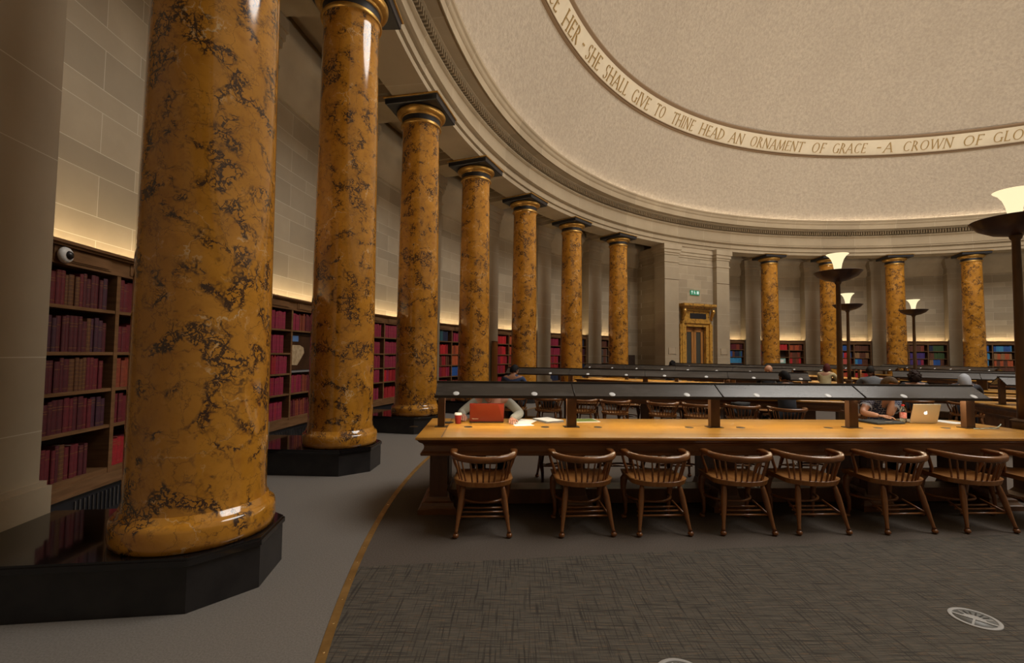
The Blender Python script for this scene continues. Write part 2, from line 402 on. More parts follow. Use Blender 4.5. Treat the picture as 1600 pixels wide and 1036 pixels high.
# inscription band
N_IN = (Vector((-.5, 0, -.35)))
r0, z0, r1, z1 = 15.86, 11.08, 15.49, 11.645
bm = bmesh.new()
lathe(bm, [(r0-.012, z0-.02), (r0-.015, z0), (r1-.015, z1), (r1+.3, z1+.01)], 240, OX, OY, mi=0, smooth=False)
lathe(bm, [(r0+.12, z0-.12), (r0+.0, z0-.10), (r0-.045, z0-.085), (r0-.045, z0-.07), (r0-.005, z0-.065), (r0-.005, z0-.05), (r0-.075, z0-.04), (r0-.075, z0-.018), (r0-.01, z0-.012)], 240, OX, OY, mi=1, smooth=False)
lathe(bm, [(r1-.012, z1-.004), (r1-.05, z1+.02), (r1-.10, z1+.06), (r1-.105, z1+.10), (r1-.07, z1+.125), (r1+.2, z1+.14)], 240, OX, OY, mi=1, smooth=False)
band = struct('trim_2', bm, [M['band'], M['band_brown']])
# roman capitals from strokes: ('l',x0,y0,x1,y1,w) and ('a',cx,cy,rx,ry,a0,a1,w)
K, H_ = .108, .052
GL = {
 'A': (.95, [('l', .06, 0, .46, 1, H_), ('l', .46, 1, .88, 0, K), ('l', .22, .36, .72, .36, H_), ('s', .06, 0), ('s', .88, 0)]),
 'B': (.70, [('l', .14, 0, .14, 1, K), ('a', .14, .75, .36, .25, -90, 90, K), ('a', .14, .25, .44, .27, -90, 90, K), ('s', .14, 0), ('s', .14, 1)]),
 'C': (.90, [('a', .52, .5, .43, .5, 48, 312, K)]),
 'D': (.95, [('l', .14, 0, .14, 1, K), ('a', .14, .5, .70, .5, -90, 90, K), ('s', .14, 0), ('s', .14, 1)]),
 'E': (.66, [('l', .14, 0, .14, 1, K), ('l', .1, .97, .58, .97, H_), ('l', .1, .52, .50, .52, H_), ('l', .1, .03, .60, .03, H_), ('l', .58, .88, .58, 1, H_), ('l', .60, 0, .60, .13, H_)]),
 'F': (.62, [('l', .14, 0, .14, 1, K), ('l', .1, .97, .58, .97, H_), ('l', .1, .50, .48, .50, H_), ('l', .58, .87, .58, 1, H_), ('s', .14, 0)]),
 'G': (.95, [('a', .52, .5, .43, .5, 48, 318, K), ('l', .84, .02, .84, .42, K), ('s', .84, .42)]),
 'H': (.98, [('l', .14, 0, .14, 1, K), ('l', .84, 0, .84, 1, K), ('l', .14, .52, .84, .52, H_), ('s', .14, 0), ('s', .14, 1), ('s', .84, 0), ('s', .84, 1)]),
 'I': (.34, [('l', .17, 0, .17, 1, K), ('s', .17, 0), ('s', .17, 1)]),
 'L': (.62, [('l', .14, 0, .14, 1, K), ('l', .1, .03, .56, .03, H_), ('l', .56, 0, .56, .14, H_), ('s', .14, 1)]),
 'M': (1.1, [('l', .10, 0, .18, 1, H_), ('l', .18, 1, .55, .05, K), ('l', .55, .05, .92, 1, H_), ('l', .92, 1, 1.0, 0, K), ('s', .10, 0), ('s', 1.0, 0)]),
 'N': (1.0, [('l', .14, 0, .14, 1, H_), ('l', .14, 1, .84, 0, K), ('l', .84, 0, .84, 1, H_), ('s', .14, 0), ('s', .84, 1)]),
 'O': (1.05, [('a', .52, .5, .44, .5, 0, 360, K)]),
 'R': (.80, [('l', .14, 0, .14, 1, K), ('a', .14, .74, .40, .26, -90, 90, K), ('l', .36, .48, .74, 0, K), ('s', .14, 0), ('s', .14, 1)]),
 'S': (.62, [('a', .32, .75, .24, .25, 25, 260, K*.9), ('a', .30, .25, .26, .26, -155, 82, K*.9)]),
 'T': (.82, [('l', .41, 0, .41, 1, K), ('l', .04, .97, .78, .97, H_), ('l', .05, .86, .05, 1, H_), ('l', .77, .86, .77, 1, H_), ('s', .41, 0)]),
 'V': (.92, [('l', .06, 1, .46, 0, K), ('l', .46, 0, .86, 1, H_), ('s', .06, 1), ('s', .86, 1)]),
 'W': (1.3, [('l', .05, 1, .36, 0, K), ('l', .36, 0, .64, 1, H_), ('l', .64, 1, .95, 0, K), ('l', .95, 0, 1.24, 1, H_), ('s', .05, 1), ('s', 1.24, 1)]),
 'Y': (.86, [('l', .06, 1, .43, .5, K), ('l', .43, .5, .80, 1, H_), ('l', .43, 0, .43, .5, K), ('s', .43, 0), ('s', .06, 1), ('s', .80, 1)]),
 '.': (.20, [('l', .06, .5, .18, .5, K)]),
}
def glyph_polys(ch):
    out = []
    for s in GL[ch][1]:
        if s[0] == 'l':
            _, x0, y0, x1, y1, wd = s; dx, dy = x1-x0, y1-y0; L = max(math.hypot(dx, dy), 1e-6); nx, ny = -dy/L*wd/2, dx/L*wd/2
            out.append([(x0+nx, y0+ny), (x0-nx, y0-ny), (x1-nx, y1-ny), (x1+nx, y1+ny)])
        elif s[0] == 's':
            out.append([(s[1]-.12, s[2]-.025), (s[1]+.12, s[2]-.025), (s[1]+.12, s[2]+.025), (s[1]-.12, s[2]+.025)])
        else:
            _, cx, cy, rx, ry, a0, a1, wd = s; n = max(6, int(abs(a1-a0)/14))
            def pt(t, k):
                a = R_(a0+(a1-a0)*t/n); ww = wd*(.38+.62*abs(cos(a)))
                return (cx+(rx-ww/2+k*ww/2)*cos(a), cy+(ry-wd*.2+k*wd*.2)*sin(a))
            for t in range(n): out.append([pt(t, -1), pt(t, 1), pt(t+1, 1), pt(t+1, -1)])
    return out
WORDS = [('EMBRACE', -25.6, -34.0), ('HER', -35.7, -39.6), ('.', -40.5, -40.9), ('SHE', -42.1, -45.4), ('SHALL', -46.8, -52.6), ('GIVE', -54.0, -58.1), ('TO', -59.7, -61.9), ('THINE', -63.8, -68.7), ('HEAD', -70.2, -75.5), ('AN', -76.8, -79.6), ('ORNAMENT', -81.1, -91.4), ('OF', -93.0, -95.3), ('GRACE', -96.7, -102.3), ('.', -103.8, -104.3), ('A', -105.2, -106.5), ('CROWN', -108.1, -115.1), ('OF', -116.5, -119.0), ('GLORY', -120.3, -126.4), ('SHE', -128.0, -131.3), ('SHALL', -132.8, -138.5)]
slope = Vector((r1-r0, z1-z0)); hgt = slope.length; sl = slope/hgt; nin = Vector((-sl.y, sl.x))
if nin.x > 0: nin = -nin
bm = bmesh.new(); Hc = .43; base_t = (hgt-Hc)/2
for wd, da, db in WORDS:
    adv = [GL[c][0] for c in wd]; tot = sum(adv)-.1+.08*(len(wd)-1); x = 0
    k = (db-da)/tot
    for c, aw in zip(wd, adv):
        for poly in glyph_polys(c):
            top = []; bot = []
            for (px_, py_) in poly:
                t = base_t+py_*Hc; d = da+(x+px_)*k
                for dep, lst in ((.034, top), (.012, bot)):
                    rr = r0-.0+sl.x*t+nin.x*dep; zz = z0+sl.y*t+nin.y*dep
                    lst.append(bm.verts.new(P(rr, d, zz)))
            n = len(top)
            try:
                bm.faces.new(top)
                for i in range(n): bm.faces.new((top[i], bot[i], bot[(i+1) % n], top[(i+1) % n]))
            except ValueError: pass
        x += aw+.08
obj('lettering', bm, M['letter'], band)
# ---------------------------------------------------------------- pilasters and soffit beams behind each column
COLD = [-10*k for k in range(7)] + [-90-10*k for k in range(4)]
def sprof(z):  # capital mouldings of the pilasters (projection, z)
    return [(0, z), (.03, z+.01), (.03, z+.06), (.0, z+.08), (.0, z+.30), (.03, z+.33), (.06, z+.40), (.06, z+.47)]
for i, d in enumerate(COLD):
    fr = frame(0, d)
    bm = bmesh.new(); hw = .42
    def slab(hw_, rr_, z_a, z_b, mi=0):
        for_box = [(rr_, -hw_), (19.34, -hw_), (19.34, hw_), (rr_, hw_)]
        A = [bm.verts.new((x, y, z_a)) for x, y in for_box]; B = [bm.verts.new((x, y, z_b)) for x, y in for_box]
        for k in range(4): bm.faces.new((A[k], A[(k+1) % 4], B[(k+1) % 4], B[k])).material_index = mi
        bm.faces.new(A[::-1]).material_index = mi; bm.faces.new(B).material_index = mi
    slab(hw, 18.90, .0, 6.59)
    slab(hw+.05, 18.85, .0, .52, 1); slab(hw+.03, 18.87, .52, .56, 1)
    for za, zb, pr_ in ((5.80, 5.86, .03), (6.10, 6.14, .02), (6.14, 6.26, .05), (6.26, 6.40, .08), (6.40, 6.59, .11)): slab(hw+pr_, 18.90-pr_, za, zb, 1)
    bm.transform(fr)
    o = struct('wall_pilaster', bm, [M['stone_pil'], M['stone_plain']])
    bm = bmesh.new()
    for hw_, z_a, z_b in ((.40, 6.59, 7.11), (.47, 6.72, 7.11), (.53, 6.90, 7.11)):
        pb = [(17.95, -hw_), (19.02, -hw_), (19.02, hw_), (17.95, hw_)]
        A = [bm.verts.new((x, y, z_a)) for x, y in pb]; B = [bm.verts.new((x, y, z_b)) for x, y in pb]
        for k in range(4): bm.faces.new((A[k], A[(k+1) % 4], B[(k+1) % 4], B[k]))
        bm.faces.new(A[::-1]); bm.faces.new(B)
    bm.transform(fr); struct('ceiling_beam', bm, M['stone_plain'])
# ---------------------------------------------------------------- columns
COLLAB = ['huge marble column nearest the camera, cut off by the top of the photo', 'marble column second in line, with a white highlight down its shaft', 'marble column third in line, behind the outer end of the nearest table', 'marble column fourth in line along the bookcases', 'marble column fifth in line, behind the seated person in the blue jacket', 'marble column sixth in line, two before the stone door bay', 'marble column seventh in line, last before the stone door bay', 'marble column just beyond the stone door bay', 'marble column partly hidden behind the tall lamp pole', 'marble column just behind the small lamp, second from the right edge', 'marble column furthest along at the right edge of the room']
def column_proto():
    t = thing('column', '', 'column', kind='thing')
    bm = bmesh.new()                                     # octagonal-fronted black dais running back to the wall
    poly = [(1.235, -.50), (-.20, -.50), (-.50, -.22), (-.50, .22), (-.20, .50), (1.235, .50)]
    def inset(k): return [(x+(k if x < 0 else 0), y-(k if y > 0 else -k)) for x, y in poly]
    prism(bm, inset(.012), 0, .275, 0); prism(bm, poly, .275, .306, 1); prism(bm, inset(.01), .306, .322, 1)
    obj('plinth', bm, [M['black_side'], M['black_gloss']], t)
    bm = bmesh.new(); lathe(bm, [(.445, .322), (.470, .33), (.478, .37), (.478, .45), (.470, .478), (.452, .492), (.435, .497), (.430, .53), (.405, .54)], 72)
    obj('base_ring', bm, M['scag'], t)
    bm = bmesh.new(); pr_ = [(.428, .50), (.420, .535), (.4135, .60)]
    for i in range(1, 25):
        u = i/24; pr_.append((.4135-.0445*u**1.5, .60+(6.03-.60)*u))
    pr_ += [(.371, 6.07), (.378, 6.105), (.388, 6.128)]
    lathe(bm, pr_, 72); obj('shaft', bm, M['scag'], t)
    bm = bmesh.new(); lathe(bm, [(.38, 6.122), (.400, 6.127), (.412, 6.14), (.412, 6.153), (.400, 6.165), (.388, 6.168), (.395, 6.178), (.393, 6.192), (.37, 6.20)], 60)
    obj('astragal', bm, M['gilt'], t)
    bm = bmesh.new(); lathe(bm, [(.375, 6.195), (.378, 6.21), (.385, 6.285), (.39, 6.30)], 60); obj('necking', bm, M['navy'], t)
    bm = bmesh.new(); lathe(bm, [(.375, 6.297), (.408, 6.30), (.412, 6.315), (.405, 6.325), (.425, 6.33), (.465, 6.352), (.492, 6.385), (.497, 6.415), (.48, 6.44), (.44, 6.447)], 60); obj('echinus', bm, M['gilt'], t)
    bm = bmesh.new(); rrect_loft(bm, [(.035, 6.445), (.015, 6.46), (.012, 6.545), (0, 6.56)], .555, .555, 0); rrect_loft(bm, [(0, 6.56), (-.018, 6.568), (-.018, 6.589)], .555, .555, 1)
    obj('abacus', bm, [M['navy'], M['gilt']], t)
    return t
cp = column_proto()
for i, d in enumerate(COLD): place(cp, i > 0, frame(17.6, d), COLLAB[i], 'marble columns round the reading room')
# ---------------------------------------------------------------- stone door bay between the two rows of columns
fr = frame(0, -75)
def lbox(bm, x0, x1, y0, y1, z0_, z1_, mi=0):
    box(bm, (x0+x1)/2, (y0+y1)/2, (z0_+z1_)/2, x1-x0, y1-y0, z1_-z0_, mi)
bm = bmesh.new()
# wall core, with the door opening left free
lbox(bm, 17.36, 19.30, .80, 1.78, 0, 6.59); lbox(bm, 17.36, 19.30, -1.78, -.80, 0, 6.59); lbox(bm, 17.36, 19.30, -.80, .80, 3.02, 6.59)
for s in (1, -1):
    lbox(bm, 17.12, 17.80, s*1.56-.40, s*1.56+.40, 0, 6.59, 1)
    lbox(bm, 17.08, 17.84, s*1.56-.44, s*1.56+.44, 0, .52, 1)
    for za, zb, q in ((5.78, 5.84, .03), (6.12, 6.22, .03), (6.22, 6.36, .07), (6.36, 6.59, .11)): lbox(bm, 17.12-q, 17.80+q, s*1.56-.40-q, s*1.56+.40+q, za, zb, 2)
    lbox(bm, 17.11, 17.14, s*1.56-.402, s*1.56+.402, 4.99, 5.01, 3)
for za, zb, q in ((5.78, 5.84, .03), (6.12, 6.22, .03), (6.22, 6.36, .07), (6.36, 6.59, .11)): lbox(bm, 17.36-q, 17.5, -1.15, 1.15, za, zb, 2)
for za, zb, q in ((5.78, 5.84, .03), (6.12, 6.22, .03), (6.22, 6.36, .07), (6.36, 6.59, .11)): lbox(bm, 17.6, 19.3, -1.78-q, 1.78+q, za, zb, 2)
bm.transform(fr); struct('wall_door_bay', bm, [M['stone'], M['stone_pil'], M['stone_plain'], M['door_dark']])
# siena marble doorcase and oak glazed doors
dt = thing('door_1', 'oak double doors in a tall siena marble doorcase set into the stone bay', 'door', frame(17.36, -75), kind='structure')
del dt['category']
bm = bmesh.new()
for s in (1, -1):
    lbox(bm, -.10, .05, s*.62-.02, s*.62+.18 if s > 0 else s*.62+.02, 0, 3.05) if s > 0 else lbox(bm, -.10, .05, -.80, -.60, 0, 3.05)
    lbox(bm, -.16, .04, s*.83-.05, s*.83+.05, 0, 3.10); lbox(bm, -.13, .04, s*.93-.05, s*.93+.05, 0, 3.0)
lbox(bm, -.10, .05, -.62, .62, 2.90, 3.05); lbox(bm, -.16, .05, -.88, .88, 3.05, 3.16)
lbox(bm, -.12, .05, -.80, .80, 3.16, 3.72)
rr_ = [(-.16, 3.72), (-.22, 3.76), (-.26, 3.80), (-.36, 3.84), (-.40, 3.88), (-.40, 3.94)]
for (xa, za), (xb, zb) in zip(rr_, rr_[1:]): lbox(bm, xb, .05, -.98+(.40+xb)*.6, .98-(.40+xb)*.6, za, zb+.002)
obj('doorcase', bm, M['marble_sien'], dt)
bm = bmesh.new()
for i in range(24): box(bm, -.175, -.74+1.48*i/23, 3.665, .09, .035, .07)
for s in (1, -1):
    tube(bm, [(-.26, s*.86, 3.70), (-.30, s*.86, 3.60), (-.24, s*.86, 3.45), (-.17, s*.86, 3.30), (-.18, s*.86, 3.18)], [.09, .10, .085, .06, .05], 10)
obj('console', bm, M['gilt'], dt)
bm = bmesh.new(); lbox(bm, -.135, -.11, -.58, .40, 3.27, 3.52)
lathe(bm, [(0, -.02), (.10, -.02), (.10, .0)], 20)
for v in bm.verts[-41:]:
    pass
obj('frieze_panel', bm, M['navy'], dt)
bm = bmesh.new(); lbox(bm, .12, .36, -.62, .62, 0, .06); lbox(bm, .05, .60, -.60, -.56, 0, 2.9); lbox(bm, .05, .60, .56, .60, 0, 2.9); lbox(bm, .05, .6, -.6, .6, 2.86, 2.9); lbox(bm, .62, .66, -.7, .7, 0, 3)
obj('reveal', bm, M['door_dark'], dt)
for s in (1, -1):
    bm = bmesh.new(); y0, y1 = (.01, .56) if s > 0 else (-.56, -.01)
    lbox(bm, .06, .12, y0, y0+.13, 0, 2.86); lbox(bm, .06, .12, y1-.13, y1, 0, 2.86); lbox(bm, .06, .12, y0, y1, 2.66, 2.86); lbox(bm, .06, .12, y0, y1, 0, .34); lbox(bm, .06, .12, y0, y1, .95, 1.08)
    dl = obj('door_leaf', bm, M['door_wood'], dt)
    bm = bmesh.new(); lbox(bm, .085, .095, y0+.1, y1-.1, .3, 2.7); obj('door_pane', bm, plain('door_glass', (.05, .05, .042), .12, spec=.6), dl)
    bm = bmesh.new(); tube(bm, [(.05, s*.085, .98), (.01, s*.085, 1.0), (.01, s*.085, 1.22), (.05, s*.085, 1.24)], .012, 8); obj('door_handle', bm, M['brass'], dl)
# exit sign with running figure and arrow
sg = thing('exit_sign', 'small green exit sign with white arrow and running figure above the doors', 'sign', frame(17.36, -75, 4.39))
bm = bmesh.new(); lbox(bm, -.05, 0, -.27, .27, 0, .22); obj('sign_box', bm, M['green'], sg)
bm = bmesh.new()
lbox(bm, -.056, -.05, -.22, -.10, .04, .18)
def fl(x0, y0, x1, y1, w):
    dx, dy = x1-x0, y1-y0; L = math.hypot(dx, dy); nx, ny = -dy/L*w/2, dx/L*w/2
    pts = [(x0+nx, y0+ny), (x0-nx, y0-ny), (x1-nx, y1-ny), (x1+nx, y1+ny)]
    A = [bm.verts.new((-.0505, a, b)) for a, b in pts]; B = [bm.verts.new((-.0565, a, b)) for a, b in pts]
    for k in range(4): bm.faces.new((A[k], A[(k+1) % 4], B[(k+1) % 4], B[k]))
    bm.faces.new(A[::-1]); bm.faces.new(B)
fl(.19, .035, .19, .15, .028); fl(.19, .19, .14, .13, .028); fl(.19, .19, .24, .13, .028)
sphere(bm, (-.054, .045, .175), .004, .020, .020, 8, 6)
fl(.045, .155, .02, .09, .035); fl(.04, .145, .085, .11, .018); fl(.04, .145, -.01, .12, .018); fl(.02, .095, .06, .065, .022); fl(.06, .065, .05, .03, .02); fl(.02, .09, -.03, .045, .022)
obj('pictogram', bm, M['signwhite'], sg)
for s, nm in ((1, 'left'), (-1, 'right')):
    pq = thing('wall_plaque', 'faint stone coloured plaque on the pilaster %s of the doorway' % nm, 'plaque', frame(17.12, -75, 1.62, s*1.56), group='plaques either side of the doorway')
    bm = bmesh.new(); lbox(bm, -.02, 0, -.20, .20, 0, .26); lbox(bm, -.03, 0, -.215, -.185, -.02, .28); lbox(bm, -.03, 0, .185, .215, -.02, .28); obj('plate', bm, M['stone_plain'], pq)
cb = thing('panelled_cupboard', 'low dark wood cupboard against the stone beside the last left column', 'cupboard', frame(19.0, -66.6, 0, 0))
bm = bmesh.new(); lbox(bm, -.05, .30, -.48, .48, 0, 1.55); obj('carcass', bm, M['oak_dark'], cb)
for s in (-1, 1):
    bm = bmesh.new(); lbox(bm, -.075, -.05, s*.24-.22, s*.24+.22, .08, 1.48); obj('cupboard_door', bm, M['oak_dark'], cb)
# ---------------------------------------------------------------- bookcases
SH = [1.90, 1.52, 1.19, .86, .47]                 # shelf tops, top shelf first
TOPZ = 2.225
def section_list(d0, d1):
    span = abs(d1-d0)
    n = max(1, round(span/2.45)); return [d0+(d1-d0)*i/n for i in range(n+1)]
BAYS = [(-1.30, -8.70, 'bookcase left of the nearest column'), (-11.30, -18.70, 'bookcase with the framed display, between first and second columns'), (-21.30, -28.70, 'bookcase between second and third columns'), (-31.30, -38.70, 'bookcase between third and fourth columns'), (-41.30, -48.70, 'bookcase between fourth and fifth columns'), (-51.30, -58.70, 'bookcase between fifth and sixth columns'), (-61.30, -65.0, 'narrow bookcase just left of the stone door bay'), (-85.2, -88.70, 'narrow bookcase just right of the stone door bay'), (-91.30, -98.70, 'bookcase behind the tall lamp, with a poster of green and white'), (-101.30, -108.70, 'bookcase of blue, red and brown books beyond the tall lamp'), (-111.30, -118.70, 'bookcase of brown, purple and green books behind the small lamp'), (-121.30, -128.70, 'bookcase of light blue books at the right edge')]
for bi, (d0, d1, lab) in enumerate(BAYS):
    dm = (d0+d1)/2
    t = thing('bookcase', 'wooden built-in ' + lab, 'bookcase', frame(19.1, dm), group='bookcases round the wall')
    sec = section_list(d0, d1)
    def part(name, m, fn, par=None):
        bm = bmesh.new(); fn(bm); bm.transform(t.matrix_basis.inverted()); o = obj(name, bm, m, t if par is None else par); return o
    ns = 4
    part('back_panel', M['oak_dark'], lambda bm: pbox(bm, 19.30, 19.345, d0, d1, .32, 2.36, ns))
    for k, d in enumerate(sec):
        e = -.07 if k == 0 else (.07 if k == len(sec)-1 else 0)
        part('side_panel' if e else 'divider', M['oak'], lambda bm: pbox(bm, 19.005, 19.30, d+e-.065, d+e+.065, .33, TOPZ))
    for a, b in zip(sec, sec[1:]):
        for k, z in enumerate(SH):
            if bi == 1 and a == sec[1] and k in (1, 2): continue
            part('shelf', M['oak'], lambda bm: pbox(bm, 19.01, 19.30, a-.06, b+.06, z-.028 if k < 4 else z-.05, z, 2))
        part('frieze_panel', M['oak'], lambda bm: (pbox(bm, 18.985, 19.0, a-.45, b+.45, 2.262, 2.345, 2), pbox(bm, 18.992, 19.0, a-.35, b+.35, 2.25, 2.357, 2)))
    part('frieze', M['oak'], lambda bm: pbox(bm, 19.0, 19.30, d0, d1, TOPZ, 2.365, 6))
    part('cornice', M['oak'], lambda bm: (pbox(bm, 18.965, 19.12, d0, d1, 2.365, 2.385, 6), pbox(bm, 18.945, 19.10, d0, d1, 2.385, 2.41, 6)))
    part('base_board', M['oak'], lambda bm: (pbox(bm, 18.985, 19.30, d0, d1, .33, .425, 6), pbox(bm, 18.975, 19.3, d0, d1, .325, .345, 6)))
    g = part('skirting', M['skirt'], lambda bm: pbox(bm, 19.01, 19.30, d0, d1, 0, .325, 6))
    if bi < 2:
        part('vent_grille', M['canopy'], lambda bm: [pbox(bm, 19.0, 19.012, dd-.02, dd+.02, .10, .27) for dd in [d0-1.4-.14*i for i in range(28)]], g)
    part('cove_lamp', M['cove'], lambda bm: pbox(bm, 19.16, 19.19, d0-.15, d1+.15, 2.375, 2.385, 6))
# ---------------------------------------------------------------- books
PAL = {'maroon': (.075, .013, .018), 'dark red': (.115, .014, .020), 'plum': (.055, .018, .030), 'red': (.30, .016, .022), 'bright red': (.50, .022, .028), 'crimson': (.25, .018, .050), 'brown': (.115, .040, .022), 'orange': (.42, .085, .028), 'rust': (.22, .045, .022), 'blue': (.022, .090, .32), 'light blue': (.045, .24, .46), 'navy': (.016, .026, .060), 'teal': (.03, .10, .12), 'green': (.045, .085, .032), 'purple': (.065, .035, .17), 'grey': (.085, .075, .066), 'tan': (.28, .15, .065), 'salmon': (.52, .09, .075), 'gilt worn': (.105, .040, .018)}
BM_ = {}
for k, c in PAL.items():
    lo = tuple(x*.8 for x in c); hi = tuple(min(1, x*1.18) for x in c)
    BM_[k] = noisy('cloth_'+k.replace(' ', '_'), lo, hi, (30, 30, 30), .5)
BM_['pages'] = plain('pages', (.30, .235, .16), .9); BM_['gold'] = plain('gilt_tooling', (.24, .13, .040), .45, metal=.3)
_bk = {}
def book_mesh(col, th, h, dep=.20):
    key = (col, round(th, 3), round(h, 2))
    if key in _bk: return _bk[key]
    bm = bmesh.new()                    # local: spine faces -x, thickness along y
    t2 = th/2
    pts = [(-.012, 0)] + [(-.012+.012*(1-cos(a*pi/2)) , 0) for a in ()]
    spine = [(.0, -t2), (-.006, -t2*.7), (-.009, 0), (-.006, t2*.7), (.0, t2)]
    poly = spine + [(dep, t2), (dep, t2-.003), (.004, t2-.003), (.004, -t2+.003), (dep, -t2+.003), (dep, -t2)]
    prism(bm, poly, 0, h, 0)
    box(bm, dep/2, 0, h/2, dep-.012, th-.006, h-.012, 1)
    for zz in ({0: (.12, .74), 1: (.80, .90), 2: (.10, .70, .78)}[len(_bk) % 3] if col != 'gilt worn' else (.08, .2, .32, .44, .56, .68, .8, .92)):
        A = [(x-.0012, y*1.0) for x, y in spine]
        lo = [bm.verts.new((x, y, h*zz)) for x, y in A]; hi = [bm.verts.new((x, y, h*zz+(.004 if zz != .72 else .012))) for x, y in A]
        for i in range(4): bm.faces.new((lo[i], lo[i+1], hi[i+1], hi[i])).material_index = 2
    me = mesh('book', bm, [BM_[col], BM_['pages'], BM_['gold']]); _bk[key] = me
    return me
def mixc(*ws): return [c for c, n in ws for _ in range(n)]
NEARC = mixc(('maroon', 5), ('dark red', 6), ('plum', 3), ('gilt worn', 1))
CR = mixc(('crimson', 7), ('red', 1))
SPEC = {}                               # (bay, section, shelf) -> colours cycled in runs
for s in range(3):
    for k in range(5):
        SPEC[0, s, k] = NEARC if s != 1 else mixc(('dark red', 3), ('red', 2), ('rust', 1))
        SPEC[1, s, k] = CR if s == 0 else mixc(('dark red', 3), ('rust', 2), ('crimson', 2))
        SPEC[2, s, k] = mixc(('crimson', 1)) if k < 3 or s == 0 else mixc(('red', 2), ('bright red', 1), ('crimson', 1))
        SPEC[3, s, k] = [['navy', 'teal', 'navy', 'red'], ['red', 'bright red'], ['red', 'brown', 'red'], ['red', 'crimson'], ['red']][k] if s == 0 else [['dark red', 'crimson'], ['orange', 'rust'], ['orange'], ['blue'], ['rust']][k]
        SPEC[4, s, k] = [['bright red'], ['bright red', 'red'], ['bright red', 'red', 'crimson'], ['red', 'crimson'], ['red']][k] if s == 0 else ['orange', 'red', 'rust']
        SPEC[5, s, k] = [['crimson'], ['crimson'], ['crimson', 'red'], ['red'], ['navy']][k] if s < 2 else [['navy', 'grey'], ['maroon', 'plum'], ['maroon'], ['navy'], ['navy']][k]
        SPEC[6, s, k] = [['brown', 'maroon'], ['brown', 'grey'], ['brown', 'grey'], ['brown'], ['brown']][k] if s == 0 else [['orange', 'orange', 'salmon'], ['orange', 'salmon'], ['rust', 'maroon', 'brown'], ['rust'], ['rust']][k]
        SPEC[7, s, k] = [['rust', 'maroon', 'dark red'], ['brown', 'navy', 'teal', 'blue'], ['blue', 'light blue', 'light blue'], ['blue'], ['blue']][k]
        SPEC[8, s, k] = [['bright red'] if s < 2 else ['rust', 'orange'], ['bright red'] if s == 0 else ['rust', 'brown'], ['red'] if s == 0 else ['brown', 'rust', 'bright red'], ['red'], ['red']][k]
        SPEC[9, s, k] = [['blue', 'blue'] if s < 2 else ['brown', 'brown', 'maroon'], ['blue', 'bright red'] if s < 2 else ['brown', 'tan', 'brown'], ['salmon', 'bright red'] if s < 2 else ['brown', 'light blue', 'blue'], ['orange', 'salmon'], ['bright red', 'orange']][k]
        SPEC[10, s, k] = [['brown', 'rust'] if s < 2 else ['green', 'green', 'navy'], ['purple'] if s < 2 else ['green', 'green', 'brown'], ['purple', 'crimson'] if s < 2 else ['brown', 'brown', 'tan', 'blue'], ['crimson'], ['brown']][k]
        SPEC[11, s, k] = [['light blue', 'blue'] if s < 2 else ['grey', 'grey', 'green'], ['light blue'] if s == 0 else ['tan', 'orange'] if s == 1 else ['grey', 'green'], ['blue', 'light blue'] if s == 0 else ['brown', 'orange'] if s == 1 else ['grey', 'red'], ['brown'], ['brown']][k]
VIS = {0: (-1.2, -4.3), 1: (-11.5, -15.6), 2: (-22.0, -25.5), 3: (-31.3, -35.1)}
BAYNM = ['bookcase left of the nearest column', 'bookcase with the framed display', 'bookcase between second and third columns', 'bookcase between third and fourth columns']
SHN = ['top', 'second', 'third', 'fourth', 'bottom']
n_ind = 0
far = bmesh.new(); far_cols = list(PAL); FAR_IDX = {c: i for i, c in enumerate(far_cols)}
rb = random.Random(11)
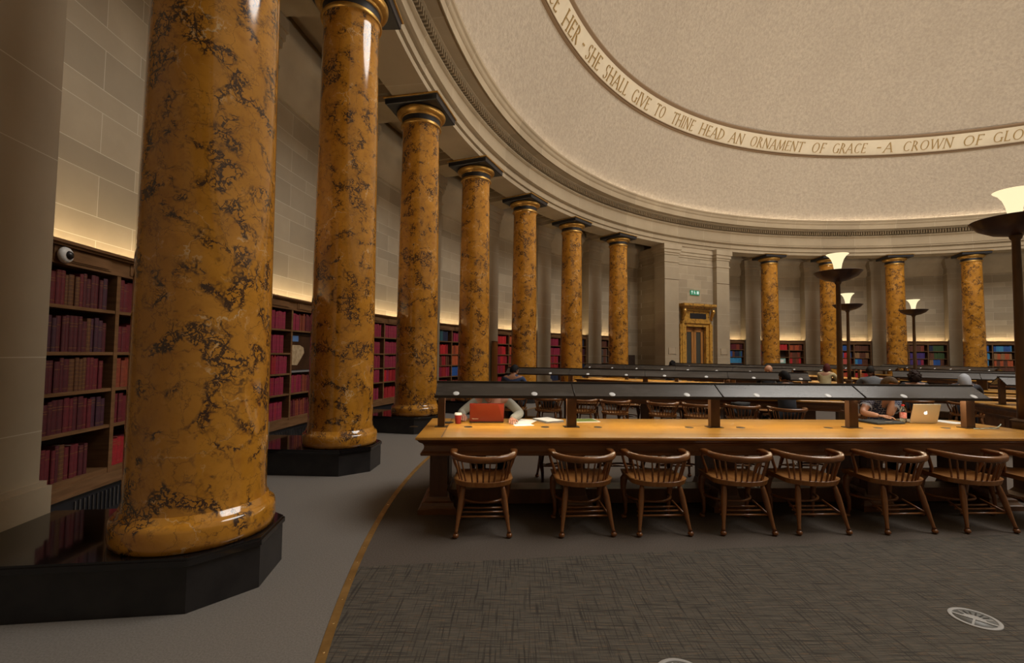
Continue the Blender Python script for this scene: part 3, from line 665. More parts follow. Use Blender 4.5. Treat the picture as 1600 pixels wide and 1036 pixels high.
for bi, (d0, d1, lab) in enumerate(BAYS):
    sec = section_list(d0, d1)
    for si, (a, b) in enumerate(zip(sec, sec[1:])):
        for k, z in enumerate(SH):
            if bi == 1 and si == 1 and k in (1, 2): continue
            if bi == 8 and si == 1 and k > 0: continue
            lo, hi = a-.16, b+.16             # lo larger, walk towards b (left to right in view)
            d = lo; cols = SPEC[bi, si, k]; j = 0
            end = hi + ((.38 if k == 4 else .02) if bi == 0 and si == 0 else rb.uniform(0, .35))
            hh = (.275 if k < 4 else .26)+rb.uniform(-.015, .02); run = rb.choice(cols); left = rb.randint(2, 5)
            big = bi == 0 and si == 1
            while True:
                if left <= 0:
                    run = cols[(cols.index(run)+1) % len(cols)] if bi > 1 else rb.choice(cols)
                    left = rb.randint(1, 3) if bi < 2 else rb.randint(3, 7)
                th = rb.choice([.036, .042, .046, .052]) if bi == 0 else rb.choice([.034, .038, .044])
                if big: th = rb.choice([.052, .060])
                h = round(min(hh*rb.choice([1, 1, .96, 1.05, .90, .93] if bi == 0 else [1, 1, .97, 1.03, .94]), .305), 2); dd = math.degrees((th+.0015)/19.05)
                if d-dd < end: break
                dc = d-dd/2
                vis = bi in VIS and VIS[bi][0] >= dc >= VIS[bi][1]
                if vis and n_ind < 300:
                    o = obj('book', book_mesh(run, th, h), None)
                    o.matrix_basis = frame(19.035+rb.uniform(-.004, .010), dc, z+.0005)
                    nth = ORD[j] if j < len(ORD) else 'last'
                    secn = {0: 'wide section', 1: 'next section'}.get(si, 'far section')
                    tag(o, '%s book, %s on %s shelf, %s, %s' % (run, nth, SHN[k], 'left part' if si == 0 else 'next part', BAYNM[bi]), 'book', 'books on the shelves')
                    n_ind += 1
                elif not vis or n_ind >= 300:
                    if rb.random() < 2:
                        s0 = len(far.verts)
                        fm = frame(19.04+rb.uniform(-.004, .01), dc, z+.0005); t2 = th/2; mi = FAR_IDX[run]
                        bx = bmesh.new(); box(bx, .10, 0, h/2, .20, th, h, mi); bx.transform(fm)
                        mm_ = {}
                        for v in bx.verts: mm_[v] = far.verts.new(v.co)
                        for f in bx.faces: far.faces.new([mm_[v] for v in f.verts]).material_index = mi
                        bx.free()
                d -= dd; j += 1; left -= 1
o = obj('books', far, [BM_[c] for c in far_cols]); tag(o, 'rows of small cloth bound books on the distant shelves round the room', 'books', kind='stuff')
# framed display in the second bookcase, poster in a far one
t = thing('framed_display', 'black framed display of a pale vase inside the second bookcase', 'picture', frame(19.06, -14.99, 1.192))
hw = .365
bm = bmesh.new(); lbox(bm, 0, .04, -hw, hw, .002, .04); lbox(bm, 0, .04, -hw, hw, .63, .66); lbox(bm, 0, .04, -hw, -hw+.03, .0, .66); lbox(bm, 0, .04, hw-.03, hw, 0, .66); obj('frame', bm, M['dark'], t)
bm = bmesh.new(); lbox(bm, .02, .05, -hw+.02, hw-.02, .03, .64); obj('image', bm, noisy('display_dark', (.03, .014, .008), (.06, .028, .014), (4, 4, 4), .3), t)
bm = bmesh.new(); A = [(.16, .12), (.30, .30), (.22, .46), (-.04, .48), (-.18, .44), (-.24, .30), (-.04, .10)]
pl = [bm.verts.new((.0185, .10-y*1.0, zz)) for y, zz in [(.36-.0, .12), (.36, .46), (.10, .46), (-.02, .46), (-.16, .32), (-.02, .18), (.12, .12)]]
pl = [(.325, .13), (.325, .46), (.05, .46), (-.06, .42), (-.08, .33), (.02, .22), (.12, .12)]
bm.free(); bm = bmesh.new()
A = [bm.verts.new((.012, y, zz)) for y, zz in pl]; B = [bm.verts.new((.021, y, zz)) for y, zz in pl]
for k in range(len(pl)): bm.faces.new((A[k], A[(k+1) % len(pl)], B[(k+1) % len(pl)], B[k]))
bm.faces.new(A); bm.faces.new(B[::-1]); obj('vase_image', bm, noisy('vase_image', (.34, .24, .13), (.52, .40, .25), (14, 14, 14), .4), t)
bm = bmesh.new(); lbox(bm, .014, .021, .10, .30, .52, .62); obj('blue_patch', bm, plain('display_blue', (.10, .20, .42), .3), t)
bm = bmesh.new(); lbox(bm, -.012, .0, -hw, hw, .0, .03); obj('ledge', bm, plain('steel', (.45, .47, .48), .3, metal=.6), t)
t = thing('poster', 'pale green and white poster standing on a shelf behind the far column', 'poster', frame(19.03, -94.95, 1.195) @ Matrix.Rotation(R_(2), 4, 'Y'))
bm = bmesh.new(); lbox(bm, .02, .03, -.25, .20, .006, .285); obj('board', bm, plain('poster_green', (.30, .50, .44), .5), t)
bm = bmesh.new(); lbox(bm, .016, .02, -.14, .16, .05, .20); obj('white_panel', bm, M['paper'], t)
# dome camera on the first bookcase
t = thing('security_camera', 'round white security camera with dark eye on the bookcase top rail', 'camera', frame(18.978, -1.86, 2.292))
bm = bmesh.new(); lathe(bm, [(0, 0), (.062, 0), (.066, .012), (.060, .028), (.045, .040), (.0, .042)], 24); bm.transform(Matrix.Rotation(-pi/2, 4, 'Y')); obj('housing', bm, M['white'], t)
bm = bmesh.new(); sphere(bm, (-.030, -.004, 0), .036, .036, .036, 16, 10); obj('lens', bm, M['dark'], t)
# ---------------------------------------------------------------- reading tables with light canopies
def make_table(L, posts, spots, label, jr):
    """local x along the table (outer end +x), y towards the camera side; posts / spots are x positions"""
    t = thing('reading_table', label, 'table', group='long reading tables')
    hx = L/2
    bm = bmesh.new(); rrect_loft(bm, [(.006, .752), (0, .756), (0, .774), (.006, .780)], hx, .62, 0)
    for s in (1, -1):                                        # cross-banded ends with a dark inlay line
        box(bm, s*(hx-.235), 0, .7802, .012, 1.23, .0012, 1)
    obj('tabletop', bm, [M['table_top'], M['table']], t)
    bm = bmesh.new(); rrect_loft(bm, [(.07, .600), (.045, .604), (.040, .625), (.055, .632), (.070, .640), (.070, .690), (.058, .712), (.030, .728), (.018, .745), (.010, .753)], hx, .62, 0)
    obj('frame', bm, M['table'], t)
    for k, x in enumerate(posts):
        xx = max(-hx+.18, min(hx-.18, x))
        bm = bmesh.new(); lbox(bm, xx-.085, xx+.085, -.29, .29, .15, .61)
        p = obj('pedestal', bm, M['table_panel'], t)
        bm = bmesh.new()
        for s in (1, -1): rrect_loft(bm, [(0, .24), (-.0, .55)], .008, .20, 0, cx=xx+s*.085, cy=0)
        obj('panel', bm, M['table'], p)
        bm = bmesh.new(); rrect_loft(bm, [(0, 0), (0, .045), (.015, .055), (.03, .075), (.035, .10), (.06, .11), (.075, .14), (.085, .19), (.09, .20)], .185, .36, 0, cx=xx)
        obj('foot', bm, M['table'], t)
    bm = bmesh.new(); lbox(bm, -hx+.2, hx-.2, -.10, .10, .02, .15); lbox(bm, -hx+.2, hx-.2, -.12, .12, .15, .17); obj('foot_rail', bm, M['table_panel'], t)
    # posts
    for k, x in enumerate(posts):
        bm = bmesh.new(); w_ = .035 if k == 0 else .05
        lbox(bm, x-w_, x+w_, -.032, .032, .780, 1.20); po = obj('post', bm, M['post'], t)
        bm = bmesh.new(); lbox(bm, x-w_-.03, x+w_+.03, -.055, .055, .780, .786); obj('post_plate', bm, M['canopy_edge'], po)
        for s in (-1, 1):                                    # cable grommets each side of the post
            bm = bmesh.new(); lathe(bm, [(0, .784), (.034, .784), (.042, .782), (.045, .780)], 20, x+s*.28, .02); obj('cable_grommet', bm, M['dark'], po)
    # canopy: two sloping panels per bay
    xs = [max(posts)+.05] + [x for x in posts[1:-1]] + [min(posts)-.05]
    RZ, EZ, EY = 1.238, 1.118, .205
    for a, b in zip(xs, xs[1:]):
        for s in (1, -1):
            bm = bmesh.new(); x0, x1 = b+.006, a-.006
            v = [(x0, s*.012, RZ), (x1, s*.012, RZ), (x1, s*EY, EZ), (x0, s*EY, EZ)]
            dn = Vector((0, -s*.0085, -.0135))
            A = [bm.verts.new(q) for q in v]; B = [bm.verts.new(Vector(q)+dn) for q in v]
            bm.faces.new(A); bm.faces.new(B[::-1])
            for k in range(4): bm.faces.new((A[k], A[(k+1) % 4], B[(k+1) % 4], B[k]))
            obj('canopy_panel', bm, M['canopy'], t)
    bm = bmesh.new(); lbox(bm, xs[-1], xs[0], -.020, .020, RZ-.012, RZ+.014)
    for s in (1, -1): lbox(bm, xs[-1], xs[0], s*(EY+.002)-.008, s*(EY+.002)+.008, EZ-.024, EZ+.004)
    obj('canopy_rail', bm, M['canopy_edge'], t)
    bm = bmesh.new()
    for x in xs[1:-1]:
        for s in (1, -1):
            n = Vector((0, s*.12, .193)).normalized()
            tube(bm, [(x, s*.012, RZ+.003), (x, s*EY, EZ+.003)], .006, 6)
    obj('canopy_joint', bm, M['canopy_edge'], t)
    for s in (1, -1):
        for x in spots:
            bm = bmesh.new(); lathe(bm, [(0, .004), (.020, .004), (.029, .003), (.032, 0)], 20)
            sl_ = atan2(EY-.012, RZ-EZ)
            mm = Matrix.Translation((x, s*(EY-.032), EZ+.020)) @ Matrix.Rotation(-s*atan2(RZ-EZ, EY-.012), 4, 'X')
            bm.transform(mm); obj('lamp_disc', bm, M['disc'], t)
    bm = bmesh.new(); tube(bm, [(xs[-1]+.1, 0, RZ-.05), (xs[0]-.1, 0, RZ-.05)], .012, 8); obj('reading_tube', bm, M['tube'], t)
    return t
RM = 13.0
OUT_POSTS = [3.03, 1.67, .13, -1.40, -2.73]
OUT_SPOTS = [2.87, 2.08, 1.28, .50, -.24, -1.01, -1.84, -2.62]
t0 = make_table(6.4, OUT_POSTS, OUT_SPOTS, '', None)
OUTL = [(-5, 'long oak reading table nearest the camera, with red laptop and drinks cup on it'), (-25, 'second long reading table, just behind the nearest table'), (-45, 'third long reading table counting back from the camera'), (-65, 'fourth long reading table, in front of the marble doorcase'), (-85, 'fifth long reading table, ahead of the bookcases right of the doorway'), (-105, 'sixth long reading table, behind the small right-hand lamp')]
for i, (d, lab) in enumerate(OUTL): place(t0, i > 0, frame(RM, d), lab)
t1 = make_table(4.6, [2.12, .75, -.75, -2.12], [1.75, 1.05, .35, -.35, -1.05, -1.75], '', None)
INL = [(-25, 7.55, 'inner reading table at the right edge, end post showing beside the near lamp'), (-45, 8.38, 'inner reading table behind the curly haired person'), (-65, 8.38, 'inner reading table beyond the curly haired person, half hidden behind another')]
for i, (d, ro, lab) in enumerate(INL): place(t1, i > 0, frame(ro-2.3, d), lab, 'inner reading tables')
# ---------------------------------------------------------------- captain's chairs
def make_chair():
    """seat centre at origin, sitter faces +y, back towards -y"""
    t = thing('captains_chair', '', 'chair')
    # saddle seat
    bm = bmesh.new(); nx, ny = 14, 12; top = []; bot = []
    def half(v): return .255-.02*max(0, v)-.075*max(0, -v-.55)**2*4
    for j in range(ny+1):
        v = -1+2*j/ny; y = v*.225; w_ = .262 - .018*(v+1)/2 - (.11*((-v-.35)/.65)**2.2 if v < -.35 else 0)
        rt_, rb_ = [], []
        for i in range(nx+1):
            u = -1+2*i/nx
            yy = y - (.03*(1-u*u) if v < 0 else 0)*(-v) + (.012*(1-u*u) if v > .5 else 0)
            dish = .016*max(0, 1-(u*u)**1.2)*max(0, 1-((v+.1))**2) - .008*math.exp(-(u/.14)**2)*max(0, v)
            rt_.append(bm.verts.new((u*w_, yy, .455-dish))); rb_.append(bm.verts.new((u*(w_-.014), yy*.97, .412)))
        top.append(rt_); bot.append(rb_)
    for j in range(ny):
        for i in range(nx):
            f = bm.faces.new((top[j][i], top[j][i+1], top[j+1][i+1], top[j+1][i])); f.smooth = True
            bm.faces.new((bot[j][i], bot[j+1][i], bot[j+1][i+1], bot[j][i+1]))
    for i in range(nx):
        bm.faces.new((top[0][i], bot[0][i], bot[0][i+1], top[0][i+1])); bm.faces.new((top[ny][i], top[ny][i+1], bot[ny][i+1], bot[ny][i]))
    for j in range(ny):
        bm.faces.new((top[j][0], top[j+1][0], bot[j+1][0], bot[j][0])); bm.faces.new((top[j][nx], bot[j][nx], bot[j+1][nx], top[j+1][nx]))
    obj('seat', bm, M['chair_seat'], t)
    # bow arm: flattened rail bent round the back, ends rising a little
    bow = []
    for i in range(33):
        a = -1.72+3.44*i/32
        x = .275*sin(a)*(1 if abs(a) < 1.57 else 1.0); y = -.05-.235*cos(a)
        if abs(a) > 1.3: y = -.05-.235*cos(1.3) + (abs(a)-1.3)*.36
        if abs(a) > 1.3: x = math.copysign(.275*sin(1.3)+.012*(abs(a)-1.3), a)
        z = .650+.018*(abs(a)/1.72)**2
        bow.append(Vector((x, y, z)))
    bm = bmesh.new(); n = len(bow); rings = []
    for i, p in enumerate(bow):
        tg = (bow[min(i+1, n-1)]-bow[max(i-1, 0)]).normalized(); s = tg.cross(Vector((0, 0, 1))).normalized()
        a = abs(-1.72+3.44*i/32)
        wd = .022 + (.014*max(0, a-1.35)/.37 if a > 1.35 else 0); ht = .026 if a < 1.3 else .026-.010*(a-1.3)/.42
        sec = []
        for (ca, cb) in ((1, .55), (.6, 1), (-.6, 1), (-1, .55), (-1, -.55), (-.6, -1), (.6, -1), (1, -.55)):
            sec.append(bm.verts.new(p+s*wd*ca+Vector((0, 0, ht*cb))))
        rings.append(sec)
    for A, B in zip(rings, rings[1:]):
        for k in range(8):
            f = bm.faces.new((A[k], A[(k+1) % 8], B[(k+1) % 8], B[k])); f.smooth = True
    bm.faces.new(rings[0][::-1]); bm.faces.new(rings[-1]); obj('bow_arm', bm, M['chair'], t)
    # spindles
    sp0 = None
    for k in range(11):
        i = round(5+22*k/10); p = bow[i]; a = -1.72+3.44*i/32
        b = Vector((p.x*.80, max(-.225, p.y*.86+.012), .445)); 
        bm = bmesh.new(); tube(bm, [b, b.lerp(p, .3), b.lerp(p, .6), Vector((p.x, p.y, p.z-.01))], [.0075, .0095, .008, .0065], 6); obj('spindle', bm, M['chair'], t)
    for s in (1, -1):                                      # shaped arm supports
        e = bow[-1] if s > 0 else bow[0]
        bm = bmesh.new(); tube(bm, [(s*.225, .075, .435), (s*.236, .055, .50), (s*.262, .045, .56), (s*.280, .040, .62), (e.x, e.y-.02, .650)], [.017, .018, .017, .016, .015], 8, flat=.75); obj('arm_support', bm, M['chair'], t)
    # turned rear legs, raked back, with pad feet
    for s in (1, -1):
        bm = bmesh.new(); a = Vector((s*.165, -.155, .42)); b = Vector((s*.224, -.255, .03))
        tt = [0, .12, .3, .5, .8, .93, .97]
        tube(bm, [a.lerp(b, q) for q in tt] , [.017, .022, .026, .023, .0155, .014, .018], 10)
        sphere(bm, (b.x, b.y, .022), .026, .026, .022, 10, 8); obj('leg', bm, M['chair'], t)
    for s in (1, -1):                                      # cabriole front legs
        bm = bmesh.new(); tube(bm, [(s*.195, .165, .425), (s*.222, .185, .37), (s*.226, .19, .29), (s*.208, .178, .17), (s*.205, .178, .08), (s*.214, .19, .030)], [.034, .036, .027, .019, .0155, .018], 10)
        sphere(bm, (s*.216, .197, .020), .027, .032, .020, 10, 8); obj('leg', bm, M['chair'], t)
    # crinoline bow stretcher between front legs and the slatted footrest behind it
    bm = bmesh.new(); pts = []
    for i in range(17):
        a = pi*i/16; pts.append((.208*cos(a), .165-.20*sin(a), .225))
    tube(bm, pts, .0115, 8); obj('bow_stretcher', bm, M['chair'], t)
    for k, y in enumerate((-.055, -.125, -.205)):
        x = .175+.025*k
        bm = bmesh.new(); tube(bm, [(-x, y, .185-.012*k), (0, y-.004, .185-.012*k), (x, y, .185-.012*k)], .0085, 6); obj('cross_stretcher', bm, M['chair'], t)
    for s in (1, -1):
        bm = bmesh.new(); tube(bm, [(s*.165, -.005, .222), (s*.20, -.225, .158)], .009, 6); obj('side_stretcher', bm, M['chair'], t)
    return t
ch = make_chair(); used = False
def chair(r, lat, d, toward, label, group, rot=0.0):
    """toward=-1: sitter on the camera side facing the table (-y local)"""
    global used
    Mx = frame(r, d, 0, lat) @ Matrix.Rotation((pi if toward < 0 else 0)+R_(rot), 4, 'Z')
    o = place(ch, used, Mx, label, group); used = True; return o
NEARR = [(15.58, 0), (14.70, 2), (14.03, 1), (13.28, -2), (12.62, 0), (11.84, 2), (11.08, -1), (10.35, 0)]
for i, (r, rt_) in enumerate(NEARR):
    chair(r, .672, -5, -1, "captain's chair, %s from left along the front of the nearest table" % ORD[i], 'chairs in front of the nearest table', rt_)
FARL = ['under the person with the red laptop', 'first empty one right of the red laptop', 'second empty one right of the red laptop', 'third empty one right of the red laptop', 'fourth empty one right of the red laptop', 'last empty one before the person in checked shirt', 'under the person in the checked shirt']
for i, (r, lat) in enumerate([(15.50, -.86), (14.70, -.72), (13.95, -.72), (13.2, -.72), (12.45, -.72), (11.6, -.72), (10.55, -.88)]):
    chair(r, lat, -5, 1, "captain's chair across the nearest table, "+FARL[i], 'chairs across the nearest table')
T2 = [15.70, 15.0, 14.30, 13.68, 12.81, 12.18, 11.46, 10.78]
T2L = ['under the person in blue jacket', 'heaped with a coat, beside blue jacket', 'third from left', 'fourth from left', 'fifth from left', 'sixth from left', 'with dark clothing piled on it', 'under the dark haired person in navy']
for i, r in enumerate(T2):
    chair(r, .86 if i in (0, 7) else .71, -25, -1, "captain's chair at the second table's near side, "+T2L[i], 'chairs in front of the second table', [0, 3, 0, 1, 0, -3, 2, 0][i])
for i, r in enumerate([15.3, 14.4, 13.5, 12.6, 11.7, 10.7]):
    chair(r, -.72, -25, 1, "captain's chair on the second table's far side, %s from left" % ORD[i], 'chairs behind the second table')
for i, r in enumerate([15.2, 14.3, 13.4, 12.5, 11.6, 10.64]):
    chair(r, .88 if i == 5 else .72, -45, -1, "captain's chair at the third table's near side, %s from left" % ORD[i], 'chairs in front of the third table')
for i, r in enumerate([8.62, 7.92, 7.15]):
    chair(r, .88, -45, -1, "captain's chair at the inner table under the " + ['man in grey shirt', 'curly haired person', 'person in pale hood'][i], 'chairs at the inner tables')
chair(9.15, -.3, -26, -1, "captain's chair with a dark coat, seen between table end post and gold laptop", 'chairs at the inner tables', 70)
for i, r in enumerate([6.9, 6.1, 5.3]):
    chair(r, .72, -25, -1, "captain's chair at the right edge inner table, %s from its end" % ORD[i], 'chairs at the inner tables')
# ---------------------------------------------------------------- tall uplighter lamps
def make_lamp():
    t = thing('floor_lamp', '', 'lamp')
    bm = bmesh.new(); rrect_loft(bm, [(0, 0), (0, .05), (.06, .08), (.085, .12), (.09, .84), (.075, .86), (.10, .88)], .155, .155); obj('base', bm, M['pole'], t)
    bm = bmesh.new(); lathe(bm, [(.052, .86), (.050, 1.2), (.042, 2.2), (.036, 2.88), (.05, 2.90), (.058, 2.93), (.05, 2.96)], 20, cap=True); obj('pole', bm, M['pole'], t)
    bm = bmesh.new(); lathe(bm, [(0, 2.93), (.07, 2.935), (.20, 2.97), (.31, 3.03), (.375, 3.105), (.385, 3.115), (.378, 3.12), (.30, 3.05), (.19, 2.99), (.06, 2.965), (0, 2.96)], 48); obj('bowl', bm, M['bowl'], t)
    bm = bmesh.new(); lathe(bm, [(0, 2.98), (.050, 2.98), (.052, 3.10), (.058, 3.18), (.072, 3.27), (.098, 3.35), (.135, 3.41), (.172, 3.44), (.178, 3.448), (.168, 3.447), (.128, 3.418), (.09, 3.355), (.064, 3.27), (.048, 3.18), (.040, 3.05)], 40); obj('glass_shade', bm, M['glass_lamp'], t)
    return t
lp = make_lamp()
for i, (d, lab) in enumerate([(-5, 'tall bronze uplighter at the right edge, largest of the lamps'), (-25, 'tall bronze uplighter with bowl second largest, pole before the columns'), (-65, 'smaller bronze uplighter just right of the tall middle one'), (-85, 'small bronze uplighter before the second marble column from the right')]):
    place(lp, i > 0, frame(9.62 if i == 0 else 9.70, d), lab, 'bronze uplighter lamps')
# ---------------------------------------------------------------- things on the nearest table
TT = .781
def on_table(name, label, cat, r, lat, rot=0, d=-5, z=TT, group=None):
    return thing(name, label, cat, frame(r, d, z, lat) @ Matrix.Rotation(R_(rot), 4, 'Z'), group)
# note: local x outward (photo left), y towards the camera
t = on_table('paper_cup', 'red paper coffee cup with white lid beside the red laptop', 'cup', 15.87, -.20)
bm = bmesh.new(); lathe(bm, [(0, 0), (.027, 0), (.030, .004), (.037, .082), (.038, .095)], 24, cap=False); lathe(bm, [(.0345, .050), (.0352, .055)], 24); obj('cup_body', bm, plain('cup_red', (.26, .018, .020), .5), t)
bm = bmesh.new(); lathe(bm, [(.041, .094), (.041, .101), (.038, .104), (.038, .113), (.035, .116), (.0, .114)], 24); obj('lid', bm, M['white'], t)
def laptop(name, label, r, lat, rot, w_, dp, h, lidmat, d=-5, z=TT, tilt=18, group=None):
    t = on_table(name, label, 'laptop', r, lat, rot, d, z, group)
    bm = bmesh.new(); box(bm, 0, -dp/2, .011, w_, dp, .018, 0, bev=.004); obj('base', bm, lidmat if name == 'laptop' and 'gold' in label else M['dark'], t)
    q = Matrix.Translation((0, 0, .016)) @ Matrix.Rotation(-R_(tilt), 4, 'X')
    bm = bmesh.new(); box(bm, 0, 0, h/2, w_, .010, h, 0, bev=.004); bm.transform(q); l = obj('lid', bm, lidmat, t)
    bm = bmesh.new(); box(bm, 0, -.0056, h/2, w_-.02, .001, h-.02, 0); bm.transform(q); obj('screen', bm, M['screen'], l)
    return t, l, q
RED = plain('laptop_red', (.125, .006, .0055), .30, coat=.3)
t, l, q = laptop('laptop', 'open laptop with glossy red lid, back towards the camera', 15.56, -.26, 1, .375, .25, .215, RED)
def flat_text(parent, q, strokes, x0, z0_, sz, m, y=.0058, name='lettering', flip=True):
    bm = bmesh.new()
    for poly in strokes:
        A = [bm.verts.new(((x0-px_*sz), y, z0_+py_*sz)) for px_, py_ in poly]; B = [bm.verts.new((v.co.x, y+.0005, v.co.z)) for v in A]
        n = len(A); bm.faces.new(A); bm.faces.new(B[::-1])
        for k in range(n): bm.faces.new((A[k], A[(k+1) % n], B[(k+1) % n], B[k]))
    bm.transform(q); return obj(name, bm, m, parent)
st = []; xx = 0
LOW = {'l': (.3, [('l', .15, 0, .15, 1, .13)]), 'e': (.7, [('a', .35, .33, .30, .33, 20, 320, .15), ('l', .06, .34, .62, .34, .1)]), 'n': (.7, [('l', .1, 0, .1, .66, .14), ('a', .34, .38, .26, .28, 0, 180, .14), ('l', .56, 0, .56, .4, .14)]), 'o': (.75, [('a', .36, .33, .32, .33, 0, 360, .15)]), 'v': (.65, [('l', .05, .66, .32, 0, .13), ('l', .32, 0, .6, .66, .13)])}
GL.update(LOW)
for c in 'lenovo':
    st += [[(px_+xx, py_) for px_, py_ in poly] for poly in glyph_polys(c)]; xx += GL[c][0]+.1
flat_text(l, q, st, .160, .028, .0155, M['white'])
# paler triangular facet at the right of the red lid
bm = bmesh.new(); A = [bm.verts.new(p) for p in ((-.120, .0056, .205), (-.180, .0056, .205), (-.180, .0056, .012))]; bm.faces.new(A); bm.transform(q); obj('lid_facet', bm, plain('laptop_red_facet', (.19, .015, .013), .35), l)
GOLD = plain('laptop_aluminium', (.55, .47, .33), .32, metal=.55)
t, l, q = laptop('laptop', 'open gold aluminium laptop with glowing fruit emblem on its lid', 10.46, -.33, -2, .325, .225, .218, GOLD, tilt=14)
pl = []
def arcp(cx, cy, rx, ry, a0, a1, n): return [(cx+rx*cos(R_(a0+(a1-a0)*i/n)), cy+ry*sin(R_(a0+(a1-a0)*i/n))) for i in range(n+1)]
body = arcp(-.20, .02, .30, .36, 75, 225, 10) + arcp(-.14, -.28, .20, .16, 215, 290, 4) + [(0, -.40)] + arcp(.14, -.28, .20, .16, 250, 325, 4) + arcp(.20, -.02, .30, .34, -40, -8, 4) + arcp(.50, .06, .22, .22, 245, 130, 7) + arcp(.18, .06, .27, .32, 40, 105, 4) + [(0, .30)]
leaf = [(.0, .38), (.03, .50), (.10, .58), (.19, .62), (.19, .54), (.14, .45), (.08, .40)]
flat_text(l, q, [[(x, y) for x, y in body], leaf], 0, .112, .046, emit('logo_glow', (1, .95, .85), 1.0), name='emblem')
t = on_table('water_bottle', 'clear plastic bottle with red cap and pink label beside the gold laptop', 'bottle', 10.68, -.36)
bm = bmesh.new(); lathe(bm, [(0, .0), (.028, .0), (.033, .006), (.033, .045), (.031, .05), (.033, .055), (.033, .125), (.029, .150), (.018, .178), (.0125, .19), (.0125, .20)], 24, cap=False); obj('bottle_body', bm, M['bottle'], t)
bm = bmesh.new(); lathe(bm, [(.0335, .058), (.0338, .060), (.0338, .122), (.0335, .124)], 24); obj('label', bm, noisy('bottle_label', (.60, .35, .32), (.55, .10, .10), (60, 60, 60), .5), t)
bm = bmesh.new(); lathe(bm, [(.0, .214), (.0145, .214), (.016, .211), (.016, .196), (.0135, .195)], 20); obj('cap', bm, plain('cap_red', (.62, .02, .02), .4), t)
def sheet(name, label, cat, r, lat, rot, w_, h, th, m, z=TT, sub=None, d=-5, group=None):
    t = on_table(name, label, cat, r, lat, rot, d, z, group)
    bm = bmesh.new(); box(bm, 0, 0, th/2, w_, h, th, 0)
    obj('sheet' if cat == 'paper' else 'cover', bm, m, t)
    if sub: sub(t)
    return t
sheet('paper_sheet', 'white sheet of paper nearest the viewer beside the red laptop', 'paper', 15.19, -.19, 14, .21, .297, .0012, M['paper'], group='papers by the red laptop')
sheet('paper_sheet', 'white sheet lying behind the front sheet, right of the red laptop', 'paper', 15.12, -.38, -22, .21, .297, .0012, M['paper'], z=TT+.0014, group='papers by the red laptop')
t = on_table('notepad', 'thick grey edged pad topped with white paper, right of the sheets', 'notepad', 14.86, -.42, 24)
bm = bmesh.new(); box(bm, 0, 0, .009, .23, .30, .018); obj('pad', bm, plain('pad_grey', (.20, .21, .22), .6), t)
bm = bmesh.new(); box(bm, .006, 0, .0195, .21, .29, .002); bm.transform(Matrix.Rotation(R_(6), 4, 'Z')); obj('top_sheet', bm, M['paper'], t)
t = on_table('magazine', 'green covered magazine lying beside the canopy post', 'magazine', 14.45, -.45, 6)
bm = bmesh.new(); box(bm, 0, 0, .003, .32, .25, .006); obj('pages', bm, M['paper'], t)
bm = bmesh.new(); box(bm, 0, 0, .0066, .29, .22, .0012); obj('cover', bm, noisy('magazine_green', (.10, .17, .03), (.22, .26, .05), (9, 9, 9), .5), t)
t = on_table('laptop_sleeve', 'flat black padded laptop sleeve in front of checked shirt person', 'sleeve', 10.96, -.36, 8)
bm = bmesh.new(); rrect_loft(bm, [(.012, 0), (0, .006), (0, .018), (.014, .026)], .19, .13); obj('sleeve_body', bm, noisy('neoprene', (.012, .014, .014), (.022, .024, .024), (60, 60, 60), .8), t)
bm = bmesh.new(); box(bm, -.01, .09, .0275, .09, .014, .002); obj('tag', bm, plain('tag_tan', (.30, .22, .15), .7), t)
sheet('paper_sheet', 'white papers right of the gold laptop', 'paper', 10.06, -.43, 12, .21, .297, .003, M['paper'])
t = on_table('spectacles_case', 'small dark oval case at the outer end of the nearest table', 'case', 16.00, -.22, 8)
bm = bmesh.new(); sphere(bm, (0, 0, .010), .085, .032, .010, 16, 8); obj('case_body', bm, M['dark'], t)
bm = bmesh.new(); pts = []
for i in range(15):
    a = i/14; pts.append((.20-.30*a, .02*sin(a*9)+.085, .007+(.05*max(0, a-.75)/.25)))
t = on_table('power_cable', 'thin pale cable curling round the end canopy post', 'cable', 10.12, .02)
tube(bm, pts, .005, 6); obj('cord', bm, plain('cable_pale', (.42, .50, .44), .5), t)
# sheets and closed books lying on the second table
for i, (r, lat, col, lab) in enumerate([(13.85, -.28, 'red', 'red book lying on the second table under the canopy'), (14.95, -.28, 'grey', 'grey book lying on the second table, left of the red one'), (12.55, -.32, 'navy', 'dark blue book lying on the second table, right of the red one'), (12.05, .25, 'navy', 'dark folder on the second table near the dark haired person')]):
    t = on_table('lying_book', lab, 'book', r, lat, 20*i, d=-25, group='books lying on the second table'); bm = bmesh.new(); box(bm, 0, 0, .02, .30, .22, .04, 0, bev=.004); obj('cover', bm, BM_[col], t)
sheet('paper_sheet', 'white papers at the inner end of the second table', 'paper', 10.15, .30, 10, .21, .297, .004, M['paper'], d=-25)
K_ = plain('laptop_black', (.010, .009, .009), .6, spec=.25)
laptop('laptop', 'black laptop open on the third table near its inner end', 10.72, -.02, 182, .40, .24, .24, K_, d=-45, z=TT+.0045, group='dark laptops')
laptop('laptop', 'dark laptop open in front of the man in grey shirt', 7.95, -.06, 175, .34, .24, .24, K_, d=-45, z=TT+.0045, group='dark laptops')
laptop('laptop', 'black laptop open before the man in blue jacket', 15.99, .30, 180, .34, .22, .25, K_, d=-25, z=TT+.0045, group='dark laptops')
